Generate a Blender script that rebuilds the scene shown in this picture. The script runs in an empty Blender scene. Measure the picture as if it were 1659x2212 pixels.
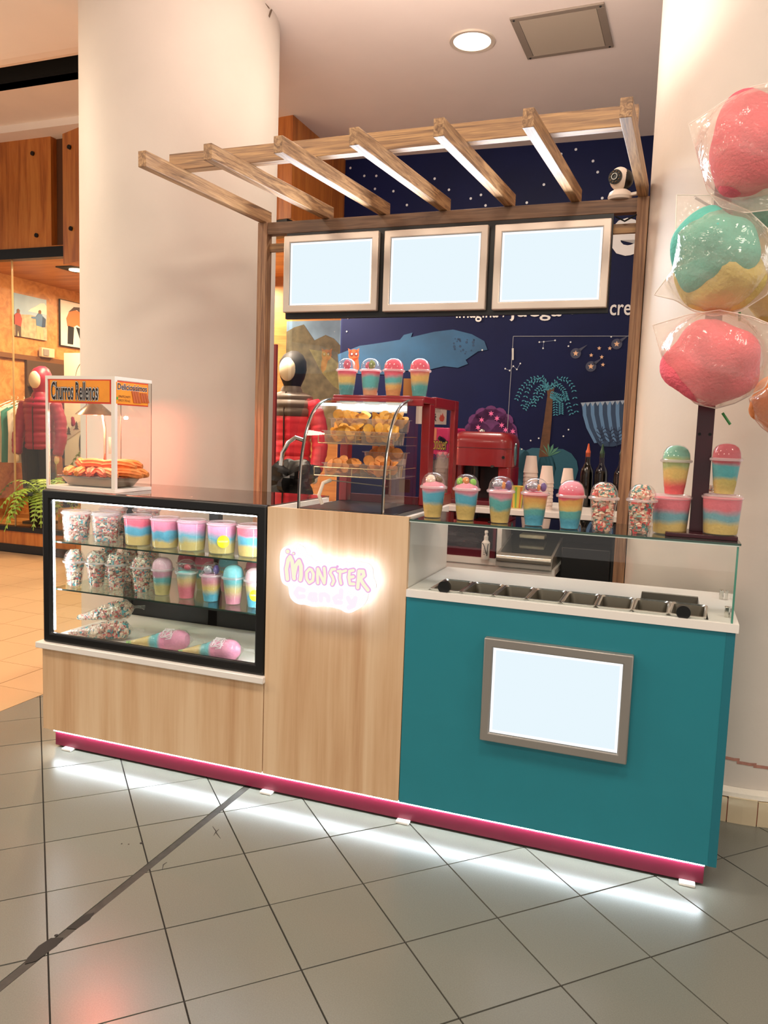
import bpy, math, random
from mathutils import Vector, Matrix, noise
random.seed(7)
C = bpy.context.scene.collection
SC = bpy.context.scene
PI = math.pi

# ------------------------------------------------------------------ camera, world, exposure
cd = bpy.data.cameras.new('camera'); cam = bpy.data.objects.new('camera', cd); C.objects.link(cam)
yaw, pitch, roll = -0.352368, 0.103078, 0.0346517
fw = Vector((math.sin(yaw)*math.cos(pitch), math.cos(yaw)*math.cos(pitch), -math.sin(pitch)))
r0 = Vector((math.cos(yaw), -math.sin(yaw), 0)); u0 = r0.cross(fw)
rr = math.cos(roll)*r0 + math.sin(roll)*u0; uu = -math.sin(roll)*r0 + math.cos(roll)*u0
M = Matrix((rr, uu, -fw)).transposed().to_4x4(); M.translation = (2.54496, -2.62013, 1.45714)
cam.matrix_world = M
cd.sensor_fit = 'HORIZONTAL'; cd.sensor_width = 36; cd.lens = 36*1676.59/1659; cd.clip_start = 0.05; cd.clip_end = 60
SC.camera = cam
SC.cycles.transparent_max_bounces = 40; SC.cycles.max_bounces = 10; SC.cycles.diffuse_bounces = 5; SC.cycles.glossy_bounces = 5
SC.view_settings.view_transform = 'Standard'; SC.view_settings.look = 'None'
SC.view_settings.exposure = 0.0; SC.view_settings.gamma = 1; SC.view_settings.use_curve_mapping = False

def lin(h):
    h = h.lstrip('#'); o = []
    for i in (0, 2, 4):
        c = int(h[i:i+2], 16)/255
        o.append(c/12.92 if c <= .04045 else ((c+.055)/1.055)**2.4)
    return (o[0], o[1], o[2], 1)

w = bpy.data.worlds.new('mall_air'); SC.world = w; w.use_nodes = True
bg = w.node_tree.nodes['Background']; bg.inputs[0].default_value = (1.0, 0.90, 0.82, 1); bg.inputs[1].default_value = 0.76

def area(name, loc, target, size, power, color, shape='DISK', size_y=None, spread=PI):
    l = bpy.data.lights.new(name, 'AREA'); l.shape = shape; l.size = size
    if size_y: l.size_y = size_y
    l.energy = power; l.color = color; l.spread = spread
    o = bpy.data.objects.new(name, l); C.objects.link(o); o.location = loc
    d = Vector(target) - Vector(loc); o.rotation_euler = d.to_track_quat('-Z', 'Y').to_euler()
    return o
WARM = (1, .87, .72)
# the mall's ceiling downlights
for i, (x, y) in enumerate([(1.25, 2.14), (-.4, -1.6), (2.3, -1.6), (4.6, -1.2), (.6, -4.2), (3.6, -4.4)]):
    area('downlight_lamp', (x, y, 3.775), (x, y, 0), .7 if i else .22, 44 if i else 30, WARM)
for x, y in [(-2.6, .6), (-3.4, -1.6)]:
    area('left_hall_lamp', (x, y, 3.75), (x, y, 0), .8, 90, (1, .84, .62))
for x, y in [(-3.9, 4.75), (-4.3, 6.2), (-2.2, 5.2), (-.9, 3.7)]:
    area('shop_and_fill_lamp', (x, y, 3.1), (x, y, 0), .3, 60, (1, .80, .54))
area('added_uplight', (1.3, -1.2, 2.75), (1.3, .6, 3.8), 2.4, 14, (1, .82, .72), 'RECTANGLE', .5, 1.5)  # added uplights, unseen, to brighten the ceiling; no cove fittings stand here
area('added_uplight', (-3.6, -1.0, 2.6), (-2.8, 1.2, 4.2), 2.0, 24, (1, .82, .62), 'RECTANGLE', .6, 1.6)
area('added_uplight', (1.5, .45, 2.9), (1.5, 1.2, 3.8), 1.8, 16, (1, .84, .74), 'RECTANGLE', .3, 2.2)
area('shop_and_fill_lamp', (-.75, 3.05, 2.95), (-.5, 3.35, 1.4), .3, 140, (1, .86, .72))  # added fill, unseen, that brightens the red jacket
area('shop_and_fill_lamp', (-3.5, 4.35, 3.1), (-3.9, 4.8, 1.5), .3, 60, (1, .84, .62))  # added fill, unseen, that brightens the paper banner
# light given off by the three menu boards and by the shelf case
area('menu_board_glow', (1.45, .88, 2.215), (1.45, -1.5, 2.0), 1.55, 26, (.86, .92, 1), 'RECTANGLE', .36)

# ------------------------------------------------------------------ materials
MATS = {}
def newmat(n):
    m = bpy.data.materials.new(n); m.use_nodes = True; return m, m.node_tree.nodes, m.node_tree.links
def mat(n, col, rough=.5, metal=0, emit=None, es=1, noise_=0, nscale=8, spec=None, coat=0, bump=0, bscale=60):
    if n in MATS: return MATS[n]
    m, N, L = newmat(n); b = N['Principled BSDF']
    c = lin(col) if isinstance(col, str) else col
    b.inputs['Base Color'].default_value = c; b.inputs['Roughness'].default_value = rough; b.inputs['Metallic'].default_value = metal
    if spec is not None: b.inputs['Specular IOR Level'].default_value = spec
    if coat: b.inputs['Coat Weight'].default_value = coat; b.inputs['Coat Roughness'].default_value = .05
    if emit: b.inputs['Emission Color'].default_value = lin(emit); b.inputs['Emission Strength'].default_value = es
    if noise_:
        t = N.new('ShaderNodeTexNoise'); t.inputs['Scale'].default_value = nscale; t.inputs['Detail'].default_value = 5
        tc = N.new('ShaderNodeTexCoord'); L.new(tc.outputs['Object'], t.inputs['Vector'])
        r = N.new('ShaderNodeValToRGB'); e = r.color_ramp.elements
        e[0].position = .3; e[1].position = .7
        e[0].color = tuple(max(0, x*(1-noise_)) for x in c[:3])+(1,); e[1].color = tuple(min(1, x*(1+noise_)) for x in c[:3])+(1,)
        L.new(t.outputs['Fac'], r.inputs['Fac']); L.new(r.outputs['Color'], b.inputs['Base Color'])
    if bump:
        t = N.new('ShaderNodeTexNoise'); t.inputs['Scale'].default_value = bscale; t.inputs['Detail'].default_value = 3
        tc = N.new('ShaderNodeTexCoord'); L.new(tc.outputs['Object'], t.inputs['Vector'])
        bp = N.new('ShaderNodeBump'); bp.inputs['Strength'].default_value = bump; bp.inputs['Distance'].default_value = .01
        L.new(t.outputs['Fac'], bp.inputs['Height']); L.new(bp.outputs['Normal'], b.inputs['Normal'])
    MATS[n] = m; return m
def woodmat(n, c1, c2, c3, axis='z', scale=9, rough=.45, stretch=.07, dist=1.2):
    m, N, L = newmat(n); b = N['Principled BSDF']; b.inputs['Roughness'].default_value = rough
    tc = N.new('ShaderNodeTexCoord'); mp = N.new('ShaderNodeMapping'); L.new(tc.outputs['Object'], mp.inputs['Vector'])
    s = [scale]*3; s['xyz'.index(axis)] = scale*stretch; mp.inputs['Scale'].default_value = s
    n1 = N.new('ShaderNodeTexNoise'); n1.inputs['Scale'].default_value = 1; n1.inputs['Detail'].default_value = 6; n1.inputs['Distortion'].default_value = dist
    L.new(mp.outputs['Vector'], n1.inputs['Vector'])
    n2 = N.new('ShaderNodeTexNoise'); n2.inputs['Scale'].default_value = 9; n2.inputs['Detail'].default_value = 3
    L.new(mp.outputs['Vector'], n2.inputs['Vector'])
    mx = N.new('ShaderNodeMath'); mx.operation = 'MULTIPLY_ADD'; mx.inputs[1].default_value = .3; L.new(n2.outputs['Fac'], mx.inputs[0]); L.new(n1.outputs['Fac'], mx.inputs[2])
    r = N.new('ShaderNodeValToRGB'); e = r.color_ramp.elements; e[0].position = .48; e[0].color = lin(c1); e[1].position = .82; e[1].color = lin(c3)
    x = e.new(.63); x.color = lin(c2)
    L.new(mx.outputs[0], r.inputs['Fac']); L.new(r.outputs['Color'], b.inputs['Base Color'])
    MATS[n] = m; return m
def clear(n, tint='ffffff', rough=.02, ior=1.45, body=0, bodycol='ffffff', bump=0, bscale=30, gloss='ffffff', boost=1.0, bdist=.01):
    """thin clear pane or film: transparent, with fresnel reflection and an optional milky share"""
    if n in MATS: return MATS[n]
    m, N, L = newmat(n); N.remove(N['Principled BSDF']); out = N['Material Output']
    tr = N.new('ShaderNodeBsdfTransparent'); tr.inputs[0].default_value = lin(tint)
    gl = N.new('ShaderNodeBsdfGlossy'); gl.inputs['Roughness'].default_value = rough; gl.inputs[0].default_value = lin(gloss)
    fr = N.new('ShaderNodeFresnel'); ge = N.new('ShaderNodeNewGeometry'); im = N.new('ShaderNodeMapRange')
    im.inputs['To Min'].default_value = ior; im.inputs['To Max'].default_value = 1/ior      # same reflection on both faces of a thin sheet
    L.new(ge.outputs['Backfacing'], im.inputs['Value']); L.new(im.outputs[0], fr.inputs[0])
    mu = N.new('ShaderNodeMath'); mu.operation = 'MULTIPLY'; mu.use_clamp = True; mu.inputs[1].default_value = boost; L.new(fr.outputs[0], mu.inputs[0])
    mx = N.new('ShaderNodeMixShader'); L.new(mu.outputs[0], mx.inputs[0])
    base = tr.outputs[0]
    if body:
        df = N.new('ShaderNodeBsdfDiffuse'); df.inputs[0].default_value = lin(bodycol)
        tl = N.new('ShaderNodeBsdfTranslucent'); tl.inputs[0].default_value = lin(bodycol)
        ad = N.new('ShaderNodeMixShader'); ad.inputs[0].default_value = .5; L.new(df.outputs[0], ad.inputs[1]); L.new(tl.outputs[0], ad.inputs[2])
        m2 = N.new('ShaderNodeMixShader'); m2.inputs[0].default_value = body; L.new(tr.outputs[0], m2.inputs[1]); L.new(ad.outputs[0], m2.inputs[2]); base = m2.outputs[0]
    L.new(base, mx.inputs[1]); L.new(gl.outputs[0], mx.inputs[2]); L.new(mx.outputs[0], out.inputs['Surface'])
    if bump:
        t = N.new('ShaderNodeTexNoise'); t.inputs['Scale'].default_value = bscale; t.inputs['Detail'].default_value = 2; t.inputs['Distortion'].default_value = 1.5
        tc = N.new('ShaderNodeTexCoord'); L.new(tc.outputs['Object'], t.inputs['Vector'])
        bp = N.new('ShaderNodeBump'); bp.inputs['Strength'].default_value = bump; bp.inputs['Distance'].default_value = bdist
        L.new(t.outputs['Fac'], bp.inputs['Height']); L.new(bp.outputs['Normal'], gl.inputs['Normal']); L.new(bp.outputs['Normal'], fr.inputs['Normal'])
    MATS[n] = m; return m
def glow(n, col, s=1):
    if n in MATS: return MATS[n]
    m, N, L = newmat(n); N.remove(N['Principled BSDF']); e = N.new('ShaderNodeEmission'); e.inputs[0].default_value = lin(col); e.inputs[1].default_value = s
    L.new(e.outputs[0], N['Material Output'].inputs['Surface']); MATS[n] = m; return m
def floss(n, stops, wob=.035, fuzz=120, edge=.08):
    """spun sugar in coloured layers; stops = [(height, colour)] from the base up"""
    if n in MATS: return MATS[n]
    m, N, L = newmat(n); b = N['Principled BSDF']; b.inputs['Roughness'].default_value = .95; b.inputs['Specular IOR Level'].default_value = .1
    tc = N.new('ShaderNodeTexCoord'); sp = N.new('ShaderNodeSeparateXYZ'); L.new(tc.outputs['Object'], sp.inputs[0])
    oi = N.new('ShaderNodeObjectInfo'); ad = N.new('ShaderNodeVectorMath'); ad.operation = 'ADD'; L.new(tc.outputs['Object'], ad.inputs[0]); L.new(oi.outputs['Random'], ad.inputs[1])
    t = N.new('ShaderNodeTexNoise'); t.inputs['Scale'].default_value = 14; t.inputs['Detail'].default_value = 2; L.new(ad.outputs[0], t.inputs['Vector'])
    ma = N.new('ShaderNodeMath'); ma.operation = 'MULTIPLY_ADD'; ma.inputs[1].default_value = wob; L.new(t.outputs['Fac'], ma.inputs[0]); L.new(sp.outputs['Z'], ma.inputs[2])
    mr = N.new('ShaderNodeMapRange'); top = stops[-1][0] if stops[-1][0] > .05 else .17
    mr.inputs['From Min'].default_value = wob*.5; mr.inputs['From Max'].default_value = .17+wob*.5; L.new(ma.outputs[0], mr.inputs['Value'])
    r = N.new('ShaderNodeValToRGB'); e = r.color_ramp.elements
    hs = [s[0]/.17 for s in stops]
    e[0].position = 0; e[0].color = lin(stops[0][1]); e[1].position = 1; e[1].color = lin(stops[-1][1])
    for k in range(1, len(stops)):
        p = hs[k]
        x = e.new(min(.99, max(.01, p-edge*.5))); x.color = lin(stops[k-1][1])
        x = e.new(min(.995, max(.015, p+edge*.5))); x.color = lin(stops[k][1])
    L.new(mr.outputs[0], r.inputs['Fac'])
    t2 = N.new('ShaderNodeTexNoise'); t2.inputs['Scale'].default_value = fuzz; t2.inputs['Detail'].default_value = 4; L.new(tc.outputs['Object'], t2.inputs['Vector'])
    hv = N.new('ShaderNodeMixRGB'); hv.blend_type = 'MULTIPLY'; hv.inputs[0].default_value = .25; L.new(r.outputs['Color'], hv.inputs[1]); L.new(t2.outputs['Fac'], hv.inputs[2])
    L.new(hv.outputs[0], b.inputs['Base Color'])
    bp = N.new('ShaderNodeBump'); bp.inputs['Strength'].default_value = .4; bp.inputs['Distance'].default_value = .004; L.new(t2.outputs['Fac'], bp.inputs['Height']); L.new(bp.outputs['Normal'], b.inputs['Normal'])
    MATS[n] = m; return m
def islands(n, cols, rough=.7):
    """one flat colour per loose piece (popcorn)"""
    if n in MATS: return MATS[n]
    m, N, L = newmat(n); b = N['Principled BSDF']; b.inputs['Roughness'].default_value = rough
    g = N.new('ShaderNodeNewGeometry'); r = N.new('ShaderNodeValToRGB'); r.color_ramp.interpolation = 'CONSTANT'; e = r.color_ramp.elements
    e[0].position = 0; e[0].color = lin(cols[0]); e[1].position = 1/len(cols); e[1].color = lin(cols[1])
    for k in range(2, len(cols)): x = e.new(k/len(cols)); x.color = lin(cols[k])
    L.new(g.outputs['Random Per Island'], r.inputs['Fac']); L.new(r.outputs['Color'], b.inputs['Base Color']); MATS[n] = m; return m

PLASTER = mat('cream_plaster', 'ded2c6', .6, noise_=.03, nscale=3, bump=.05, bscale=40)
CEIL = mat('ceiling_paint', 'f0e2d8', .8, noise_=.03, nscale=2)
OAK = woodmat('oak_laminate', 'c79c74', 'd6b088', 'e2c29d', 'z', 7, .4, .05)
WALNUT = woodmat('pergola_wood', '715238', '9a7450', 'bf976a', 'y', 48, .5, .035, 1.6)
WALNUTX = woodmat('pergola_wood_crosswise', '7a5a40', 'a17a54', 'c59a66', 'x', 48, .5, .035, 1.6)
WALNUTZ = woodmat('pergola_wood_upright', '785640', '9a7354', 'b58d68', 'z', 48, .5, .035, 1.6)
FASC = woodmat('fascia_wood', '9c5520', 'b5682a', 'c67c38', 'z', 10, .4, .08)
SHOPWOOD = woodmat('shop_wall_wood', 'a86f38', 'bd8347', 'cd9556', 'x', 8, .45, .1)
SHOPFLOOR = woodmat('shop_floor_wood', 'a8763e', 'c08a4c', 'cfa066', 'x', 8, .35, .1)
TEAL = mat('teal_laminate', '23818f', .35, noise_=.02)
WHITE = mat('white_laminate', 'efe9e2', .35)
BLACK = mat('black_satin', '0b0a0a', .35)
BLACKM = mat('black_matte', '0a0a0a', .8)
CRIMSON = mat('crimson_laminate', '74162f', .4)
RED = mat('red_enamel', '8b171b', .3, coat=.2)
REDD = mat('dark_red_enamel', '5a1020', .35)
MAROON = mat('maroon_acrylic', '3a0c16', .25)
STEEL = mat('steel', 'b9b4ac', .28, 1)
CHROME = mat('chrome', 'd8d4cc', .12, 1)
ALU = mat('brushed_aluminium', 'e0d2c4', .4, .5)
ALUD = mat('dark_aluminium', 'a39e98', .38, .6)
SCREEN = glow('backlit_screen', 'e9f7fe', 1.0)
SCREENEDGE = glow('backlit_screen_edge', 'ffffff', 1.15)
LED = glow('led_strip', 'f4f7ff', 48)
LEDU = glow('led_strip_under', 'e6f6ff', 42)
GLASS = clear('clear_glass', 'fcfefd', .01, 1.4)
GLASSG = clear('green_edge_glass', '4f8a72', .05, 1.45)
PANE = clear('shop_window_glass', 'f6efe4', .02, 1.38)
CUPP = clear('clear_cup_plastic', 'fbfbfb', .06, 1.35, .05)
RIMP = clear('clear_rim_plastic', 'fbf3f3', .1, 1.5, .3)
TUBP = clear('clear_tub_plastic', 'fbfbfb', .08, 1.35, .10)
BAGP = clear('bag_film', 'fbf8f4', .13, 1.4, .25, 'f8eadc', .7, 20, boost=1.0)

# ------------------------------------------------------------------ mesh builder
class MB:
    def __init__(s): s.v = []; s.f = []
    def add(s, vs, fs):
        o = len(s.v); s.v += [tuple(v) for v in vs]; s.f += [tuple(i+o for i in f) for f in fs]; return s
    def box(s, x0, y0, z0, x1, y1, z1):
        return s.add([(x0,y0,z0),(x1,y0,z0),(x1,y1,z0),(x0,y1,z0),(x0,y0,z1),(x1,y0,z1),(x1,y1,z1),(x0,y1,z1)],
                     [(0,3,2,1),(4,5,6,7),(0,1,5,4),(1,2,6,5),(2,3,7,6),(3,0,4,7)])
    def bar(s, a, b, wd, ht, up=(0,0,1)):
        a = Vector(a); b = Vector(b); d = (b-a).normalized(); sd = d.cross(Vector(up)).normalized(); u = sd.cross(d)
        vs = [p + sd*(i*wd/2) + u*(j*ht/2) for p in (a, b) for i, j in ((-1,-1),(1,-1),(1,1),(-1,1))]
        return s.add(vs, [(0,1,2,3),(7,6,5,4),(0,4,5,1),(1,5,6,2),(2,6,7,3),(3,7,4,0)])
    def prism(s, poly, a, b, plane='xz'):
        """polygon in plane, from depth a to depth b"""
        ar = sum(poly[i][0]*poly[(i+1)%len(poly)][1]-poly[(i+1)%len(poly)][0]*poly[i][1] for i in range(len(poly)))
        if ar < 0: poly = poly[::-1]
        n = len(poly)
        f = {'xz': lambda p, d: (p[0], d, p[1]), 'xy': lambda p, d: (p[0], p[1], d), 'yz': lambda p, d: (d, p[0], p[1])}[plane]
        vs = [f(p, a) for p in poly] + [f(p, b) for p in poly]
        fs = [tuple(range(n)), tuple(range(2*n-1, n-1, -1))] + [(i, i+n, (i+1)%n+n, (i+1)%n) for i in range(n)]
        if plane == 'xy' or plane == 'yz': fs = [t[::-1] for t in fs]
        return s.add(vs, fs)
    def lathe(s, prof, n=24, c=(0,0,0), mtx=None):
        c = Vector(c); rings = []; vs = []; fs = []
        for r, z in prof:
            if r < 1e-6: rings.append([len(vs)]); vs.append(Vector((0,0,z)))
            else:
                rings.append(list(range(len(vs), len(vs)+n)))
                vs += [Vector((r*math.cos(2*PI*k/n), r*math.sin(2*PI*k/n), z)) for k in range(n)]
        for A, B in zip(rings, rings[1:]):
            for k in range(n):
                a, b, c2, d = A[k % len(A)], A[(k+1) % len(A)], B[(k+1) % len(B)], B[k % len(B)]
                q = []
                for i in (a, b, c2, d):
                    if i not in q: q.append(i)
                if len(q) > 2: fs.append(tuple(q))
        vs = [(mtx @ v if mtx else v) + c for v in vs]
        return s.add(vs, fs)
    def sphere(s, c, r, n=16, m=10, sc=(1,1,1), mtx=None):
        prof = [(r*math.sin(PI*k/m), -r*math.cos(PI*k/m)) for k in range(m+1)]
        prof[0] = (0, -r); prof[-1] = (0, r)
        S = Matrix.Diagonal(Vector(sc)).to_3x3()
        return s.lathe(prof, n, c, (mtx @ S) if mtx else S)
    def cyl(s, a, b, r, r2=None, n=16):
        a = Vector(a); b = Vector(b); h = (b-a).length; q = (b-a).to_track_quat('Z', 'Y').to_matrix()
        r2 = r if r2 is None else r2
        return s.lathe([(0,0),(r,0),(r2,h),(0,h)], n, a, q)
    def tube(s, pts, r, n=8, closed=False):
        pts = [Vector(p) for p in pts]; m = len(pts); rs = r if isinstance(r, (list, tuple)) else [r]*m
        vs = []; prev = None
        for i, p in enumerate(pts):
            d = (pts[min(i+1, m-1)] - pts[max(i-1, 0)]).normalized()
            if prev is None:
                ref = Vector((0,0,1)) if abs(d.z) < .9 else Vector((1,0,0)); a = d.cross(ref).normalized()
            else: a = (prev - d*prev.dot(d)).normalized()
            prev = a; b = d.cross(a)
            vs += [p + (a*math.cos(2*PI*k/n) + b*math.sin(2*PI*k/n))*rs[i] for k in range(n)]
        fs = [(i*n+k, i*n+(k+1)%n, (i+1)*n+(k+1)%n, (i+1)*n+k) for i in range(m-1) for k in range(n)]
        fs += [tuple(range(n-1, -1, -1)), tuple(range((m-1)*n, m*n))]
        return s.add(vs, fs)
    def loft(s, secs, n=24):
        """secs = [(centre, rx, ry)] horizontal elliptical sections"""
        vs = []; m = len(secs)
        for c, rx, ry in secs: vs += [(c[0]+rx*math.cos(2*PI*k/n), c[1]+ry*math.sin(2*PI*k/n), c[2]) for k in range(n)]
        fs = [(i*n+k, i*n+(k+1)%n, (i+1)*n+(k+1)%n, (i+1)*n+k) for i in range(m-1) for k in range(n)]
        fs += [tuple(range(n-1, -1, -1)), tuple(range((m-1)*n, m*n))]
        return s.add(vs, fs)
    def frame(s, x0, z0, x1, z1, wd, y0, y1):
        """mitred picture frame in the xz plane, outer box given"""
        o = [(x0,z0),(x1,z0),(x1,z1),(x0,z1)]; i = [(x0+wd,z0+wd),(x1-wd,z0+wd),(x1-wd,z1-wd),(x0+wd,z1-wd)]
        vs = [(a,y,b) for y in (y0,y1) for a, b in o] + [(a,y,b) for y in (y0,y1) for a, b in i]
        fs = []
        for k in range(4):
            j = (k+1) % 4
            fs += [(k, j, 8+j, 8+k), (4+j, 4+k, 12+k, 12+j), (k, 4+k, 4+j, j), (8+k, 8+j, 12+j, 12+k)]
        return s.add(vs, fs)
    def lump(s, c, r, amp=.35, f=2.2, seed=0, sc=(1,1,1), n=10, m=7):
        o = len(s.v); s.sphere((0,0,0), 1, n, m)
        for i in range(o, len(s.v)):
            p = Vector(s.v[i]); k = 1 + amp*noise.noise(p*f + Vector((seed*3.1, seed*1.7, seed)))*1.6
            s.v[i] = (c[0]+p.x*k*r*sc[0], c[1]+p.y*k*r*sc[1], c[2]+p.z*k*r*sc[2])
        return s
    def mesh(s, name, m, smooth=True, ang=35):
        me = bpy.data.meshes.new(name); me.from_pydata(s.v, [], s.f); me.validate()
        if m: me.materials.append(m)
        if smooth and len(me.polygons):
            me.polygons.foreach_set('use_smooth', [True]*len(me.polygons)); me.set_sharp_from_angle(angle=math.radians(ang))
        me.update(); return me
    def build(s, name, m, parent=None, loc=None, rot=None, smooth=True, ang=35, bev=0):
        o = bpy.data.objects.new(name, s.mesh(name, m, smooth, ang)); C.objects.link(o)
        if parent: o.parent = parent
        if loc: o.location = loc
        if rot: o.rotation_euler = rot
        if bev:
            b = o.modifiers.new('bevel', 'BEVEL'); b.width = bev; b.segments = 2; b.limit_method = 'ANGLE'; b.angle_limit = math.radians(50)
        return o
def bx(name, m, x0, y0, z0, x1, y1, z1, parent=None, bev=0):
    return MB().box(x0, y0, z0, x1, y1, z1).build(name, m, parent, bev=bev)
def inst(name, me, parent=None, loc=(0,0,0), rot=(0,0,0), scale=None):
    o = bpy.data.objects.new(name, me); C.objects.link(o); o.parent = parent; o.location = loc; o.rotation_euler = rot
    if scale: o.scale = scale
    return o
def tag(o, label, cat, group=None):
    o['label'] = label; o['category'] = cat
    if group: o['group'] = group
    return o
def thing(name, label, cat, loc=(0,0,0), rz=0, group=None):
    o = bpy.data.objects.new(name, None); C.objects.link(o); o.location = loc; o.rotation_euler = (0,0,rz); o.empty_display_size = .05
    return tag(o, label, cat, group)
def struct(o): o['kind'] = 'structure'; return o
def stuff(o): o['kind'] = 'stuff'; return o
def lab(o, l): o['label'] = l; return o
def textmesh(name, s, m, width, height, depth=.001, offset=0, spacing=1.0):
    """flat lettering in its own xz plane, fitted to width x height, origin at lower left"""
    c = bpy.data.curves.new(name, 'FONT'); c.body = s; c.size = 1; c.space_character = spacing; c.offset = offset; c.resolution_u = 3
    o = bpy.data.objects.new(name, c); C.objects.link(o); bpy.context.view_layer.update()
    me = bpy.data.meshes.new_from_object(o.evaluated_get(bpy.context.evaluated_depsgraph_get()))
    C.objects.unlink(o); bpy.data.objects.remove(o)
    xs = [v.co.x for v in me.vertices]; ys = [v.co.y for v in me.vertices]
    x0, x1, y0, y1 = min(xs), max(xs), min(ys), max(ys)
    sx = width/(x1-x0); sy = height/(y1-y0) if height else sx
    for v in me.vertices: v.co = ((v.co.x-x0)*sx, 0, (v.co.y-y0)*sy)
    me.materials.clear(); me.materials.append(m); return me

# ------------------------------------------------------------------ floor
def tilemat(n, col, rough, var, spec=.5):
    m, N, L = newmat(n); b = N['Principled BSDF']; b.inputs['Roughness'].default_value = rough; b.inputs['Specular IOR Level'].default_value = spec
    oi = N.new('ShaderNodeObjectInfo'); tc = N.new('ShaderNodeTexCoord')
    t = N.new('ShaderNodeTexNoise'); t.inputs['Scale'].default_value = 260; t.inputs['Detail'].default_value = 2; L.new(tc.outputs['Object'], t.inputs['Vector'])
    t2 = N.new('ShaderNodeTexNoise'); t2.inputs['Scale'].default_value = 3; t2.inputs['Detail'].default_value = 4; L.new(tc.outputs['Object'], t2.inputs['Vector'])
    a = N.new('ShaderNodeMath'); a.operation = 'MULTIPLY_ADD'; a.inputs[1].default_value = .22; L.new(t2.outputs['Fac'], a.inputs[0]); L.new(t.outputs['Fac'], a.inputs[2])
    a2 = N.new('ShaderNodeMath'); a2.operation = 'MULTIPLY_ADD'; a2.inputs[1].default_value = .25; L.new(oi.outputs['Random'], a2.inputs[0]); L.new(a.outputs[0], a2.inputs[2])
    r = N.new('ShaderNodeValToRGB'); e = r.color_ramp.elements; c = lin(col); e[0].position = .35; e[1].position = 1
    e[0].color = tuple(x*(1-var) for x in c[:3])+(1,); e[1].color = tuple(x*(1+var) for x in c[:3])+(1,)
    L.new(a2.outputs[0], r.inputs['Fac']); L.new(r.outputs['Color'], b.inputs['Base Color'])
    rr_ = N.new('ShaderNodeMapRange'); rr_.inputs['To Min'].default_value = rough*.95; rr_.inputs['To Max'].default_value = rough*1.06; L.new(t2.outputs['Fac'], rr_.inputs['Value']); L.new(rr_.outputs[0], b.inputs['Roughness'])
    return m
TILE = tilemat('grey_floor_tile', '73736a', .26, .10, .55); TILEB = tilemat('beige_floor_tile', 'c3a079', .3, .06)
GROUT = mat('dark_grout', '26231f', .9); JOINT = mat('joint_filler', '38342e', .7, noise_=.3, nscale=30)
floor = struct(bx('floor', GROUT, -9, -7, -.06, 7, 9, -.004))
def clip(poly, ax, v, keep_less):
    out = []
    for i in range(len(poly)):
        a = poly[i]; b = poly[(i+1) % len(poly)]
        ia = (a[ax] < v) == keep_less; ib = (b[ax] < v) == keep_less
        if ia: out.append(a)
        if ia != ib:
            t = (v-a[ax])/(b[ax]-a[ax]); out.append((a[0]+t*(b[0]-a[0]), a[1]+t*(b[1]-a[1])))
    return out
S2 = .3122; ga = -PI/4 - .0055; gv = Vector((1.04, -.175))
e1 = Vector((math.cos(ga+PI/2), math.sin(ga+PI/2)))*S2; e2 = Vector((math.cos(ga), math.sin(ga)))*S2
h = S2/2 - .0024
TM = MB().box(-h, -h, -.012, h, h, 0).mesh('tile', TILE, False)
TR = random.Random(3)
BX = -.517
for i in range(-14, 16):
    for j in range(-14, 16):
        c = gv + e1*(i+.5) + e2*(j+.5)
        if not (-.75 < c.x < 4.1 and -2.0 < c.y < 1.5): continue
        a, b = e1.normalized()*h, e2.normalized()*h
        q = [c-a-b, c+a-b, c+a+b, c-a+b]; q = [(p.x, p.y) for p in q]
        xs = [p[0] for p in q]
        if max(xs) < BX: continue
        z = TR.uniform(-.0006, .0004)
        if min(xs) > BX and not (min(xs) < 1.03 and max(xs) > .995):
            inst('tile', TM, floor, (c.x, c.y, z), (0, 0, ga))
        else:
            for lo, hi in ((BX+.002, .998), (1.028, 9)):
                p = clip(clip(q, 0, lo, False), 0, hi, True)
                if len(p) > 2:
                    p = [(u-c.x, v-c.y) for u, v in p]
                    MB().prism(p, -.012, 0, 'xy').build('tile', TILE, floor, (c.x, c.y, z), smooth=False)
TB = MB().box(-.1648, -.1648, -.012, .1648, .1648, 0).mesh('tile', TILEB, False)
for i in range(0, 19):
    for j in range(-2, 10):
        x = BX - .1667 - .3333*i; y = .54 + .1667 + .3333*j
        if y > 3.75 or x < -5.6: continue
        if x > -.9 and y > 1.2: pass
        inst('tile', TB, floor, (x, y, TR.uniform(-.0004, .0004)))
bx('expansion_joint', JOINT, 1.0, -2, -.02, 1.026, 1.4, -.0012, floor)

CRK = mat('floor_crack_dark', '2a2622', .9)
for P in ([(1.061,-.285),(1.087,-.306),(1.101,-.321),(1.133,-.346)],[(1.093,-.293),(1.094,-.317),(1.10,-.339)],[(1.053,-.548),(1.051,-.565),(1.066,-.592)]):
    MB().tube([(x,y,-.0003) for x, y in P], [.0010]+[.0018]*(len(P)-2)+[.0008], 5).build('tile_crack', CRK, floor)
MB().prism([(1.006,-1.11),(.994,-1.09),(.984,-1.04),(.990,-1.0),(1.02,-.985),(1.03,-1.02),(1.024,-1.09)], -.001, .0006, 'xy').build('broken_edge', CRK, floor, smooth=False)
MB().prism([(1.0,-.95),(1.004,-.88),(1.02,-.86),(1.032,-.89),(1.028,-.94)], -.001, .0006, 'xy').build('broken_edge', CRK, floor, smooth=False)
for x, y, r in ((.90,-.484,.006),(.995,-.985,.006),(.865,-.507,.003),(.841,-.514,.003)): MB().sphere((x,y,0), r, 8, 5, (1,1,.4)).build('grit', CRK, floor)

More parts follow.
